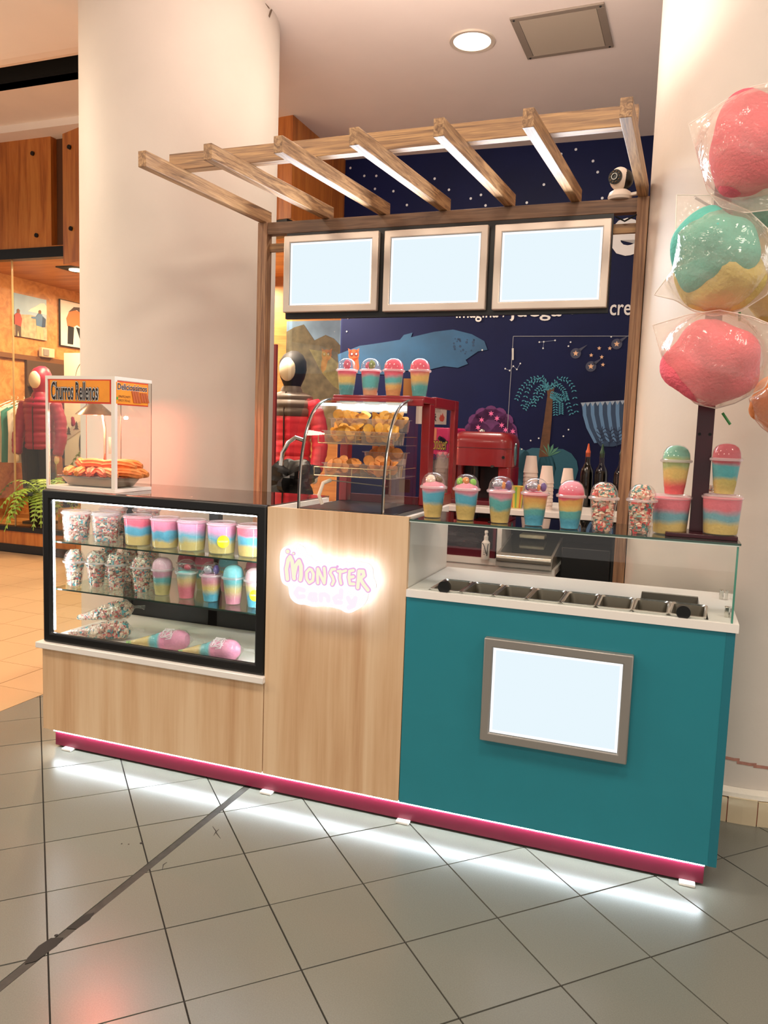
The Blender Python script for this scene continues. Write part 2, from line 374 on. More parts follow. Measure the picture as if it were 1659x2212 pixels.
# ------------------------------------------------------------------ ceiling, columns, mural wall
ceiling = struct(MB().prism([(-9,-7),(7,-7),(7,4.4),(-1,4.4),(-1,1.45),(-9,1.45)], 3.8, 3.9, 'xy').build('ceiling', CEIL, smooth=False))
DARKSLOT = mat('cove_shade_tone', '1d1712', .9)  # dark colour stands in for the shade up inside the ceiling slot
pr = [(1.45,3.8),(1.52,3.802),(1.60,3.812),(1.66,3.83)]
cv = MB()
for (y0,z0),(y1,z1) in zip(pr, pr[1:]): cv.add([(-9,y0,z0),(-1,y0,z0),(-1,y1,z1),(-9,y1,z1)], [(0,1,2,3)])
struct(cv.build('trim_1', CEIL))
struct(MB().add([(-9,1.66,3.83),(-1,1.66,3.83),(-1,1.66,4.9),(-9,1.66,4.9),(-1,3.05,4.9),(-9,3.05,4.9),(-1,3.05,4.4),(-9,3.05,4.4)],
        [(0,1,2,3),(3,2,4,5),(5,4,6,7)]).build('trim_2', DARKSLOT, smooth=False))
struct(MB().box(-9, 3.05, 4.4, -1, 3.76, 4.46).box(-9, 3.7, 4.33, -1, 5, 4.4).build('trim_3', CEIL, smooth=False))
struct(bx('trim_4', CEIL, -1.02, 1.45, 3.8, -1, 4.2, 4.9))
def column(n, x, y, r):
    return struct(MB().lathe([(r,0),(r,3.8)], 96, (x,y,0)).build(n, PLASTER))
column('wall_left', -.30, 1.43, .565)
colr = column('wall_right', 2.86, 1.075, .485)
# tiled skirting ring round the right column
SKT = mat('cream_skirting_tile', 'd6c3a2', .4, noise_=.06)
for k in range(15):
    a0 = math.radians(198 + k*11.6); a1 = a0 + math.radians(11.2); ro, ri = .528, .49
    P = [(2.86+q*math.cos(a), 1.075+q*math.sin(a)) for q, a in ((ro,a0),(ro,(a0+a1)/2),(ro,a1),(ri,a1),(ri,(a0+a1)/2),(ri,a0))]
    MB().prism(P, 0, .098+.004*math.sin(k*2.3), 'xy').build('skirting_tile', SKT, colr, smooth=False)
MB().lathe([(.486,.096),(.52,.10),(.515,.116),(.486,.128)], 64, (2.86,1.075,0)).build('mortar_ledge', mat('white_mortar','e8e0d2',.9,bump=.5,bscale=30), colr)
MB().lathe([(.489,.005),(.525,.005),(.525,.09),(.489,.09)], 64, (2.86,1.075,0)).build('skirting_joint', mat('red_joint', '9c5a48', .9), colr)
sm = MB(); 
for a, z, l in ((258,.235,.05),(264,.232,.06),(270,.222,.07),(277,.216,.08),(285,.215,.06)):
    a = math.radians(a); da = l/.487
    sm.add([(2.86+.4866*math.cos(a+t*da), 1.075+.4866*math.sin(a+t*da), z+q+.003*math.sin(9*t)) for q in (0,.012) for t in (0,.33,.66,1)], [(0,1,5,4),(1,2,6,5),(2,3,7,6)])
sm.build('scuff_mark', mat('red_scuff', 'b98272', .8, noise_=.2, nscale=40), colr)
crk = MB().tube([(.262,1.47,3.79),(.27,1.45,3.77),(.265,1.44,3.74)], .006, 6).tube([(.25,1.38,3.795),(.26,1.40,3.79),(.264,1.44,3.785)], .005, 6)
crk.build('ceiling_crack', mat('crack_dark', '6b5848', .9), ceiling)

NAVY = mat('mural_navy', '0b133c', .6, noise_=.3, nscale=1.2, spec=.2)
mural = struct(MB().prism([(-.30,3.84),(5.5,4.0575),(5.5,4.25),(-.30,4.1)], 0, 3.8, 'xy').build('wall_back', NAVY, smooth=False))
def my(x): return 3.84 + .0375*(x+.3) - .004
def mp(n, polys, m, d=0.0):
    """flat print on the mural wall: polygons given as (x, z) at y=3.9"""
    b = MB()
    for p in polys:
        p = [(2.545+(x-2.545)*(my(x)+2.62)/6.52, 1.457+(z-1.457)*(my(x)+2.62)/6.52) for x, z in p]
        ar = sum(p[i][0]*p[(i+1)%len(p)][1]-p[(i+1)%len(p)][0]*p[i][1] for i in range(len(p)))
        if ar < 0: p = p[::-1]
        b.add([(x, my(x)-d, z) for x, z in p], [tuple(range(len(p)))])
    return b.build(n, m, mural, smooth=False)
def disc(x, z, r, n=10): return [(x+r*math.cos(2*PI*k/n), z+r*math.sin(2*PI*k/n)) for k in range(n)]
def star(x, z, r, k=5, q=.45, a0=PI/2): return [(x+(r if i%2==0 else r*q)*math.cos(a0+PI*i/k), z+(r if i%2==0 else r*q)*math.sin(a0+PI*i/k)) for i in range(2*k)]
whale = [(-0.35,2.136),(-0.142,2.211),(0.05,2.235),(0.241,2.263),(0.275,2.303),(0.354,2.322),(0.341,2.282),(0.552,2.327),(0.718,2.344),(0.884,2.303),(0.995,2.244),(1.025,2.172),(0.945,2.16),(0.84,2.088),(0.862,2.055),(0.774,2.022),(0.649,2.035),(0.5,2.0),(0.309,1.993),(0.1,1.96),(-0.133,1.963),(-0.335,2.0)]
mp('whale_print', [whale], mat('mural_blue', '1f5078', .5, noise_=.25, nscale=3), .001)
rs = random.Random(5)
mp('whale_dots', [disc(.829+rs.uniform(-.1,.08), 2.21+rs.uniform(-.07,.06), rs.uniform(.006,.013), 7) for _ in range(20)], mat('mural_dots', '1c3a5c', .4), .002)
stars = [(1.357,1.351),(1.428,1.426),(1.494,1.447),(1.694,1.471),(1.732,1.526),(1.184,2.016),(1.222,2.001),(1.251,2.037),(1.282,2.011),(1.308,2.059),(1.492,2.235),(1.583,2.246),(1.456,2.233),(1.489,2.183),(2.023,2.271),(1.708,2.231),(1.693,2.199),(-.259,2.457),(-.268,2.339),(.98,2.17)]
big = [(-.278,3.75),(-.144,3.673),(-.031,3.664),(-.04,3.556),(.26,3.4),(.822,3.416),(.132,3.524),(.908,3.439),(1.044,3.526),(.951,3.351),(1.548,3.709),(1.8,3.634),(1.662,3.734),(1.841,3.547),(1.424,3.483),(1.293,3.351),(1.888,3.346),(.5,3.6),(.63,3.5),(2.05,3.42),(.35,3.63)]
mp('star_print', [disc(x,z,.007,7) for x,z in stars]+[disc(x,z,.011,8) for x,z in big], mat('star_white', 'd6d8dc', .5), .002)
lines = [((1.184,2.016),(1.222,2.001)),((1.222,2.001),(1.251,2.037)),((1.251,2.037),(1.282,2.011)),((1.282,2.011),(1.308,2.059)),((1.456,2.233),(1.492,2.235)),((1.492,2.235),(1.583,2.246)),((1.492,2.235),(1.489,2.183))]
def seg(a, b, wd):
    d = Vector((b[0]-a[0], b[1]-a[1])).normalized(); n = Vector((-d.y, d.x))*wd/2
    return [(a[0]+n.x,a[1]+n.y),(a[0]-n.x,a[1]-n.y),(b[0]-n.x,b[1]-n.y),(b[0]+n.x,b[1]+n.y)]
mp('constellation_lines', [seg(a,b,.003) for a,b in lines], mat('constellation', '7b83a0', .5), .0015)
sh = [(1.754,2.141),(2.069,2.214),(1.88,2.037)]
mp('star_halo', [disc(x,z,.042,16) for x,z in sh]+[[(x+.01,z+.03),(x+.09,z+.07),(x+.03,z+.01)] for x,z in sh], mat('star_halo', '3c3f57', .5), .001)
mp('shooting_star', [star(x,z,.024) for x,z in sh]+[star(x,z,.017) for x,z in ((1.936,2.181),(2.018,2.18),(1.877,2.126),(1.96,2.112),(1.973,2.051))], mat('star_peach', 'e3b48f', .5), .003)
mp('palm_trunk', [[(1.502,1.29),(1.53,1.60),(1.545,1.80),(1.535,1.875),(1.572,1.85),(1.60,1.87),(1.59,1.78),(1.592,1.60),(1.582,1.3)]], mat('palm_brown', '5c3a22', .5, noise_=.3, nscale=20), .002)
fr = []
def frond(pts):
    n = 14
    for k in range(n):
        t = k/(n-1)*(len(pts)-1); i = min(int(t), len(pts)-2); f = t-i
        x = pts[i][0]+(pts[i+1][0]-pts[i][0])*f; z = pts[i][1]+(pts[i+1][1]-pts[i][1])*f
        d = Vector((pts[i+1][0]-pts[i][0], pts[i+1][1]-pts[i][1])).normalized()
        for s in (-1, 1):
            a = Vector((d.x*.5 - s*d.y*.8, d.y*.5 + s*d.x*.8)).normalized()*.026; nn = Vector((-a.y, a.x))*.22
            fr.append([(x,z),(x+a.x*.5+nn.x,z+a.y*.5+nn.y),(x+a.x,z+a.y),(x+a.x*.5-nn.x,z+a.y*.5-nn.y)])
b0 = (1.56,1.86)
for p in ([b0,(1.50,1.93),(1.43,1.92),(1.38,1.84),(1.35,1.72)],[b0,(1.49,1.95),(1.40,1.93),(1.33,1.86),(1.295,1.77)],[b0,(1.51,1.89),(1.45,1.83),(1.44,1.72)],
          [b0,(1.63,1.94),(1.70,1.93),(1.755,1.86),(1.785,1.68)],[b0,(1.62,1.90),(1.68,1.84),(1.70,1.78)],[(1.57,1.82),(1.63,1.80),(1.70,1.78),(1.745,1.66)],[(1.57,1.8),(1.61,1.78),(1.62,1.65)],[(1.6,1.8),(1.66,1.75),(1.665,1.66)],[b0,(1.52,1.86),(1.49,1.78),(1.40,1.75),(1.37,1.69)]): frond(p)
stuff(mp('palm_fronds', fr, mat('palm_teal', '3d8aa0', .5), .003))
bush = [disc(1.083+.17*math.cos(a), 1.46+.17*math.sin(a)*1.1, .062, 12) for a in [PI*k/7-.2 for k in range(9)]]+[disc(1.083,1.5,.18,20),disc(1.2,1.45,.12,14),disc(.98,1.45,.12,14)]
for k, p in enumerate(bush): pass
mp('flower_bush', bush, mat('bush_purple', '5b2560', .5, noise_=.25, nscale=12), .001)
mp('bush_flowers', [star(x,z,.026,6,.4) for x,z in ((1.083,1.64),(1.003,1.585),(1.135,1.602),(.976,1.521),(1.178,1.545),(1.213,1.507),(1.275,1.496))], mat('flower_pink', 'e86aa4', .5), .003)
mp('tent_print', [[(1.817,1.746),(2.2,1.775),(2.2,1.44),(2.09,1.40),(1.993,1.40),(1.93,1.47),(1.87,1.56)]], mat('tent_blue', '27405f', .5), .001)
def tx(t, s): return (1.817+(2.2-1.817)*t + (.13-.1*t)*s*s*1.0, 1.746+.03*t - .34*s)
mp('tent_stripes', [[tx(t,s) for s in (0,.3,.6,.95)]+[tx(t+.075,s) for s in (.95,.6,.3,0)] for t in (.03,.2,.37,.54,.71,.88)], mat('tent_stripe', '5d83ab', .5), .002)
mp('tent_bunting', [[tx(t,0),tx(t+.1,0),(tx(t+.05,0)[0],tx(t,0)[1]-.033)] for t in [k*.1 for k in range(10)]], mat('bunting_grey', '98a4b5', .5), .003)
mp('agave_print', [[(1.585,1.30),(1.585+.07*math.sin(a)-.008,1.30+.07*math.cos(a)*1.2),(1.585+.11*math.sin(a),1.30+.11*math.cos(a)),(1.585+.07*math.sin(a)+.012,1.30+.07*math.cos(a))] for a in (-.95,-.5,-.1,.3,.75,1.1)], mat('agave_green', '4c8068', .5), .003)
mp('fern_print', [seg((x,1.40),(x+.01,1.56),.005) for x in (1.99,2.06,2.12)]+[seg((x,z),(x+s*.035,z+.028),.006) for x in (1.99,2.06,2.12) for z in (1.43,1.46,1.49,1.52) for s in (-1,1)], mat('fern_navy', '1a2c4c', .5), .004)
mp('hill_print', [disc(x,1.2,.17,14) for x in (1.3,1.48,1.66)], mat('hill_teal', '1f5568', .5), .0008)
# owl decoration
mp('owl_body', [disc(-.193,2.13,.052,14),[(-.24,2.14),(-.25,2.19),(-.21,2.17)],[(-.15,2.14),(-.14,2.19),(-.18,2.17)],[(-.21,2.10),(-.15,2.11),(-.135,2.02),(-.155,1.97),(-.19,2.0)]], mat('owl_orange', 'd9532c', .5), .002)
mp('owl_eyes', [disc(-.213,2.137,.02,12),disc(-.170,2.137,.02,12)], mat('owl_dark', '6b1d16', .5), .003)
mp('owl_pupils', [disc(-.211,2.14,.009,8),disc(-.168,2.14,.009,8)], mat('star_white', 'd6d8dc', .5), .004)
LET = mat('mural_letters', 'ded9d6', .5)
def mtext(s, x, z, wd, ht, off=0):
    me = textmesh('lettering', s, LET, wd, ht, offset=off); k = (my(x)+2.62)/6.52
    return inst('lettering', me, mural, (2.545+(x-2.545)*k, my(x)-.006, 1.457+(z-1.457)*k), (0,0,.0375))
mtext('imagina', .74, 2.405, .36, .135, .01); mtext('juega', 1.20, 2.405, .42, .135, .01); mtext('crea', 2.0, 2.437, .22, .085, .01); mtext('.', 1.70, 2.45, .02, .02); mtext('/', 1.14, 2.44, .04, .1)
mtext('e', 1.965, 2.895, .24, .29, .03)
mp('door_outline', [seg((1.238,2.282),(2.3,2.274),.004),seg((1.238,2.282),(1.225,1.3),.004)], mat('door_gap', '9a9ca3', .4), .002)
hnd = mp('door_hinge', [seg((1.239,2.184),(1.244,2.088),.016)], mat('hinge_pale', 'c9c4bd', .3, .5), .003)

# ------------------------------------------------------------------ outdoor-clothing shop behind and to the left
shop = struct(MB().prism([(-9,3.9),(-3.61,3.9),(-3.61,4.1),(-9,4.1)], 3.25, 4.36, 'xy').build('wall_1', FASC, smooth=False))
shopb = struct(MB().prism([(-3.44,3.88),(-.41,2.85),(-.30,2.84),(-.30,3.84),(-.5,3.84),(-3.3,4.1)], 3.05, 4.36, 'xy').build('wall_2', FASC, smooth=False))
struct(bx('trim_5', mat('groove_wood', '5a3417', .6), -3.66, 3.98, 3.24, -3.40, 4.1, 4.33))
bolts = [(-3.84,4.18),(-3.80,3.36),(-3.30,4.17),(-3.28,3.38)]
for x, z in bolts:
    t = (x+3.44)/3.03; y = 3.895 if x < -3.6 else 3.87-t*1.03
    MB().cyl((x,y+.01,z),(x,y-.012,z),.022,n=14).build('bolt', BLACK, shop if x < -3.6 else shopb)
bx('soffit_board', FASC, -9, 3.9, 3.235, -3.1, 4.5, 3.25, shop)
win1 = struct(bx('window_1', BLACK, -9, 3.88, 3.13, -3.0, 3.98, 3.235))
bx('pane', PANE, -9, 3.92, .26, -4.17, 3.93, 3.13, win1); bx('pane', PANE, -4.165, 3.92, .26, -2.9, 3.93, 3.13, win1)
bx('pane_edge', clear('pane_edge_glass', 'd9c9a0', .1, 1.5, .5, 'f0e0b8'), -4.172, 3.915, .26, -4.163, 3.935, 3.13, win1)
bx('bottom_frame', BLACK, -9, 3.88, .235, -2.6, 3.98, .285, win1)
base1 = struct(bx('trim_6', FASC, -9, 3.9, .09, -2.6, 4.0, .24)); struct(bx('baseboard_1', BLACK, -9, 3.885, 0, -2.6, 4.0, .09))
struct(bx('wall_3', FASC, -2.6, 3.4, 0, -2.5, 4.0, 3.2))
win2 = struct(MB().bar((-1.6,3.26,2.98),(-.31,2.84,2.98),.06,.12).build('window_2', BLACK))
MB().add([(-1.6,3.28,.2),(-.31,2.87,.2),(-.31,2.87,2.95),(-1.6,3.28,2.95)],[(0,1,2,3)]).build('pane', PANE, win2)
MB().add([(-.30,2.9,.2),(-.30,3.82,.2),(-.30,3.82,3.0),(-.30,2.9,3.0)],[(0,1,2,3)]).build('pane', PANE, win2)
MB().bar((-1.6,3.26,.1),(-.31,2.84,.1),.08,.2).build('bottom_frame', BLACK, win2)
struct(bx('wall_4', SHOPWOOD, -5.35, 3.98, .0, -5.2, 8.0, 3.6)); struct(bx('wall_5', SHOPWOOD, -5.35, 7.9, 0, .8, 8.1, 3.6))
struct(bx('wall_6', SHOPWOOD, -2.2, 5.6, 0, -.35, 5.7, 3.3)); struct(bx('wall_7', SHOPWOOD, -.32, 4.1, 0, -.22, 5.7, 3.3))
struct(bx('trim_7', SHOPWOOD, -8, 3.98, 3.2, 0, 8.1, 3.26)); struct(bx('trim_8', SHOPWOOD, -5.2, 6.4, 2.95, -2.2, 6.6, 3.2))
plat = struct(bx('trim_9', SHOPFLOOR, -8, 3.95, .0, -2.5, 6.0, .26)); struct(bx('trim_10', SHOPFLOOR, -5.2, 6.0, -.01, 0, 7.9, .02)); struct(bx('trim_11', SHOPFLOOR, -2.5, 3.3, -.01, -.32, 6, .08))
struct(bx('trim_12', mat('rail_dark_wood', '6d4520', .5), -5.2, 4.3, 2.2, -5.15, 7.0, 2.26))
dl = thing('shop_downlight', 'square black recessed twin spotlight in the shop ceiling behind the left glass', 'lamp', (-3.9, 4.72, 3.2))
MB().box(-.28,-.16,-.012,.28,.16,0).build('housing', BLACKM, dl); 
for x in (-.12, .12): MB().cyl((x,0,-.025),(x,0,-.012),.085,n=20).build('bulb', glow('spot_glow', 'fff0d8', 6), dl)

# posters
def poster(n, label, x, y0, y1, z0, z1): 
    return thing(n, label, 'poster', (x, y0, z0))
SKY = mat('poster_sky', '8fb2cf', .4, noise_=.15, nscale=4); GRASS_ = mat('poster_field', 'b9a488', .5, noise_=.3, nscale=18)
t = thing('wall_poster', 'photo print of two hikers in a pale field under blue sky, left wall of shop', 'poster', (-5.19, 4.93, 2.48))
def pr_(n, m, pts, d, par): return MB().prism(pts, 0, d, 'yz').build(n, m, par, smooth=False)
pr_('backing', SKY, [(0,0),(.53,0),(.53,.52),(0,.52)], .015, t); pr_('field', GRASS_, [(0,0),(.53,0),(.53,.27),(.25,.29),(0,.26)], .018, t)
pr_('cloud', mat('poster_cloud', 'e9e4dc', .5), [(.22,.33),(.53,.33),(.53,.44),(.49,.47),(.43,.46),(.38,.43),(.33,.40),(.27,.37)], .017, t)
pr_('blue_hiker', mat('hiker_blue', '3f6f9f', .5), [(.35,.17),(.47,.16),(.475,.26),(.445,.325),(.385,.325),(.345,.28),(.27,.27),(.27,.25),(.345,.25)], .021, t); pr_('hiker_head', mat('hiker_skin','7a4f38',.6), [(.39,.325),(.43,.325),(.435,.36),(.415,.375),(.39,.36)], .022, t); pr_('hiker_legs', mat('hiker_tan','c9ad86',.6), [(.36,.0),(.40,.0),(.41,.09),(.42,.0),(.46,.0),(.47,.16),(.35,.17)], .021, t); pr_('rucksack', mat('hiker_navy','25456b',.6), [(.44,.16),(.50,.17),(.51,.27),(.46,.30)], .023, t); pr_('red_hiker', mat('hiker_red', '9e3730', .5), [(.0,.14),(.10,.12),(.12,.22),(.09,.28),(.03,.28),(.0,.25)], .021, t); pr_('hiker_head', mat('hiker_skin','7a4f38',.6), [(.04,.28),(.08,.28),(.085,.32),(.06,.335),(.04,.32)], .022, t); pr_('hiker_legs', mat('hiker_dark','4a3a34',.6), [(.01,.0),(.04,.0),(.055,.08),(.07,.0),(.10,.0),(.10,.12),(.01,.14)], .021, t)
t = thing('wall_poster', 'framed photo of a climber in orange jacket bending over in snow, left wall of shop', 'poster', (-5.19, 5.70, 2.455))
pr_('backing', BLACK, [(-.01,-.01),(.75,-.01),(.75,.60),(-.01,.60)], .02, t); pr_('snow', mat('poster_snow', 'dcd8d6', .6, noise_=.08, nscale=6), [(0,0),(.74,0),(.74,.59),(0,.59)], .024, t)
pr_('orange_jacket', mat('climber_orange', 'cf6f35', .6), [(.12,.26),(.10,.36),(.15,.45),(.24,.50),(.34,.48),(.42,.42),(.45,.33),(.38,.27),(.3,.30),(.22,.26)], .028, t)
pr_('backpack', mat('climber_dark', '40302a', .6), [(.14,.45),(.24,.53),(.34,.54),(.42,.50),(.40,.44),(.3,.5),(.2,.47)], .030, t)
pr_('trousers', BLACKM, [(.12,.03),(.22,.03),(.24,.26),(.13,.27)], .028, t); pr_('climber_head', mat('helmet_olive','8c9a4a',.6), [(.42,.36),(.47,.35),(.50,.40),(.48,.45),(.44,.46)], .031, t); pr_('climber_arm', mat('climber_orange2','b85c2c',.6), [(.36,.32),(.44,.28),(.50,.16),(.53,.17),(.47,.33),(.42,.40)], .032, t); pr_('trousers', BLACKM, [(.38,.06),(.45,.05),(.37,.26),(.28,.27)], .028, t)
t = thing('wall_poster', 'large mountain landscape poster of dark rocky hills and grass slope behind dark mannequin', 'poster', (-1.75, 5.585, 2.07))
def px(n, m, pts, d): return MB().prism(pts, -d, 0, 'xz').build(n, m, t, smooth=False)
px('sky', mat('mountain_sky', '6f93bb', .4, noise_=.3, nscale=3), [(0,-.75),(1.0,-.75),(1.0,.62),(0,.62)], .01)
px('cloud', mat('poster_cloud', 'e9e4dc', .5), [(.70,.28),(.78,.37),(.86,.40),(.93,.36),(1.0,.3),(1.0,.2)], .012)
px('mountain', mat('mountain_rock', '53503f', .7, noise_=.45, nscale=9), [(0,-.4),(1.0,-.3),(1.0,.18),(.85,.24),(.72,.31),(.60,.42),(.5,.46),(.36,.40),(.22,.58),(.1,.55),(0,.5)], .014)
px('slope', mat('mountain_grass', '6e6d48', .7, noise_=.35, nscale=12), [(.30,.30),(.50,.27),(.62,.18),(.78,.08),(1.0,-.02),(1.0,-.28),(.8,-.22),(.62,-.12),(.46,.04)], .017)
px('foreground', mat('mountain_heath', '6b5f42', .7, noise_=.35, nscale=14), [(0,-.75),(1.0,-.75),(1.0,-.25),(.7,-.22),(.3,-.3),(0,-.2)], .018)
t = thing('roll_up_banner', 'tall white paper banner with tree band and ring outline hanging behind the pink jacket', 'banner', (-4.52, 5.05, .9))
MB().box(0,0,0,.95,.008,1.38).build('sheet', mat('banner_paper', 'f4ead8', .6), t)
MB().prism([(0,.30),(.75,.72),(.75,.84),(0,.42)], -.004, 0, 'xz').build('tree_band', mat('banner_band', 'd8c9be', .6), t)
for k in range(6):
    x = .07+k*.12; z = .35+x*.56
    MB().prism([(x-.035,z),(x+.035,z),(x+.014,z+.03),(x+.028,z+.03),(x+.010,z+.06),(x+.02,z+.06),(x,z+.10),(x-.02,z+.06),(x-.010,z+.06),(x-.028,z+.03),(x-.014,z+.03)], -.006, -.0045, 'xz').build('tree_motif', mat('banner_trees', '5a4a42', .6), t, smooth=False)
MB().tube([(.42+.24*math.cos(a),-.003,1.08+.24*math.sin(a)) for a in [2*PI*k/40 for k in range(41)]], .003, 5).build('ring_outline', mat('banner_ink', '4a3f38', .6), t)
MB().tube([(.30+.06*math.cos(a),-.003,.28+.15*math.sin(a)) for a in [2*PI*k/24 for k in range(25)]], .012, 5).build('wreath_outline', mat('banner_ink', '4a3f38', .6), t)

# mannequins
def quilt(secs, ribs, amp, sub=6):
    """subdivide loft sections and puff them into horizontal quilted bands"""
    o = []
    for a, b in zip(secs, secs[1:]):
        for k in range(sub):
            t = k/sub; o.append([tuple(a[0][i]+(b[0][i]-a[0][i])*t for i in range(3)), a[1]+(b[1]-a[1])*t, a[2]+(b[2]-a[2])*t])
    o.append([tuple(secs[-1][0]), secs[-1][1], secs[-1][2]])
    z0, z1 = o[0][0][2], o[-1][0][2]
    for q in o:
        p = abs(math.sin(PI*ribs*(q[0][2]-z0)/(z1-z0)))**.6*amp; q[1] += p; q[2] += p
    return o
def sleeve(pts, r, ribs, amp, n=26):
    P = []; Rr = []
    for k in range(n):
        t = k/(n-1)*(len(pts)-1); i = min(int(t), len(pts)-2); f = t-i
        P.append(tuple(pts[i][j]+(pts[i+1][j]-pts[i][j])*f for j in range(3)))
        Rr.append(r[i]+(r[i+1]-r[i])*f + amp*abs(math.sin(PI*ribs*k/(n-1)))**.6)
    return MB().tube(P, Rr, 14)
IVORY = mat('mannequin_ivory', 'f0e3c6', .4)
def mannequin(label, loc, rz, jm, hm, ym=None, head=True):
    t = thing('mannequin', label, 'mannequin', loc, rz)
    z0 = .86
    bs = [((0,0,z0),.175,.115),((0,0,z0+.10),.175,.118),((0,0,z0+.25),.17,.115),((0,0,z0+.40),.19,.12),((0,0,z0+.50),.20,.12),((0,0,z0+.565),.17,.105),((0,0,z0+.60),.085,.075)]
    MB().loft(quilt(bs, 9, .012)).build('jacket', jm, t)
    if ym:
        ys = [((0,0,z0+.40),.194,.125),((0,0,z0+.50),.206,.126),((0,0,z0+.568),.176,.111),((0,0,z0+.605),.09,.082)]
        MB().loft(quilt(ys, 3, .013)).build('yoke', ym, t)
    for s in (-1, 1):
        MB().add(*(lambda b: (b.v, b.f))(sleeve([(s*.19,0,z0+.53),(s*.255,.01,z0+.33),(s*.285,-.02,z0+.12),(s*.265,-.06,z0-.06)], [.062,.062,.056,.045], 9, .012))).build('sleeve', jm if not ym else jm, t)
        MB().lump((s*.262,-.066,z0-.11), .04, .12, 1, 3, (.7,.6,1.3), 12, 8).build('hand', IVORY, t)
    MB().loft([((0,0,z0+.55),.105,.09),((0,.0,z0+.62),.092,.085),((0,.0,z0+.65),.075,.07)], 22).build('collar', ym or jm, t)
    if head:
        MB().loft([((0,.01,z0+.58),.06,.06),((0,.015,z0+.66),.072,.085),((0,.015,z0+.72),.098,.115),((0,.015,z0+.79),.115,.132),((0,.02,z0+.86),.108,.126),((0,.03,z0+.915),.076,.092),((0,.045,z0+.945),.03,.04)], 22).build('hood', hm, t)
        MB().sphere((0,-.085,z0+.785), .085, 16, 12, (.86,.56,1.15)).build('face', IVORY, t)
    else: MB().cyl((0,0,z0+.6),(0,0,z0+.66),.05,.045,n=16).build('neck', IVORY, t)
    MB().tube([(0,-.126,z0+.0),(0,-.13,z0+.25),(0,-.134,z0+.45),(0,-.10,z0+.60)], .006, 6).build('zipper', mat('zip_dark', '2a1414', .4), t)
    for s in (-1, 1):
        MB().tube([(s*.085,0,z0+.03),(s*.095,-.01,.5),(s*.10,.02,.08),(s*.10,.0,.03)], [.098,.075,.058,.05], 14).build('trouser_leg', BLACKM, t)
    MB().box(-.16,-.12,0,.16,.14,.03).build('stand_plate', mat('stand_grey', '55504a', .4), t)
    return t
PUFF = mat('raspberry_quilt', '9c2548', .42, noise_=.08, nscale=14)
mannequin('mannequin in raspberry hooded puffer jacket behind the left shop glass', (-4.27, 4.40, .26), .12, PUFF, PUFF)
mannequin('mannequin in red and dark grey hooded puffer jacket behind the snack warmer', (-.50, 3.3, .30), .02, mat('red_quilt', 'f43c4e', .42, noise_=.06), mat('charcoal_knit', '1e1b18', .7), mat('grey_quilt', '6b6058', .45))
mannequin('headless mannequin in raspberry puffer jacket behind the churro box glass', (-4.60, 5.25, .26), 2.6, PUFF, PUFF, head=False)

# ferns
PALM = mat('fern_green', '86a83e', .5, noise_=.3, nscale=20)
def fern(label, loc, lens, seed, nf, hgt):
    t = thing('potted_fern', label, 'plant', loc)
    MB().lathe([(0,0),(.07,0),(.10,.10),(.115,.25),(.10,.34),(.09,.34),(.09,.31),(0,.31)], 24).build('pot', mat('dark_pot', '2b2521', .4), t)
    fl = random.Random(seed)
    for k in range(nf):
        a = 2*PI*k/nf+fl.uniform(-.15,.15); L_ = fl.uniform(*lens); up = fl.uniform(.12,.48)*hgt
        b = MB(); n = 16; P = []
        for i in range(n):
            s = i/(n-1); P.append(Vector((math.cos(a)*L_*s, math.sin(a)*L_*s, .33+up*2.2*s-(up*1.7+.38)*s*s)))
        b.tube(P, .004, 5); sd = Vector((-math.sin(a), math.cos(a), 0))
        for i in range(1, n-1):
            wl = .085*math.sin(PI*(i/(n-1))**.7)+.01; d = (P[i+1]-P[i]).normalized()
            for s in (-1, 1):
                q = P[i]+sd*s*wl+d*.02-Vector((0,0,.012)); m_ = (P[i]+q)/2+Vector((0,0,.006))
                b.add([P[i]-d*.012, m_-d*.014, q, m_+d*.014, P[i]+d*.012], [(0,1,2,3,4)])
        b.build('frond', PALM, t, smooth=False)
fern('bushy green fern in a tall dark pot on the shop window platform', (-4.00, 4.13, .26), (.36,.55), 11, 22, 1)
fern('taller fern behind the churro box, its fronds showing through the glass', (-3.30, 4.36, .50), (.34,.5), 12, 16, 1.3)
bx('window_step', SHOPFLOOR, -3.7, 4.05, .26, -3.1, 4.6, .50, plat)
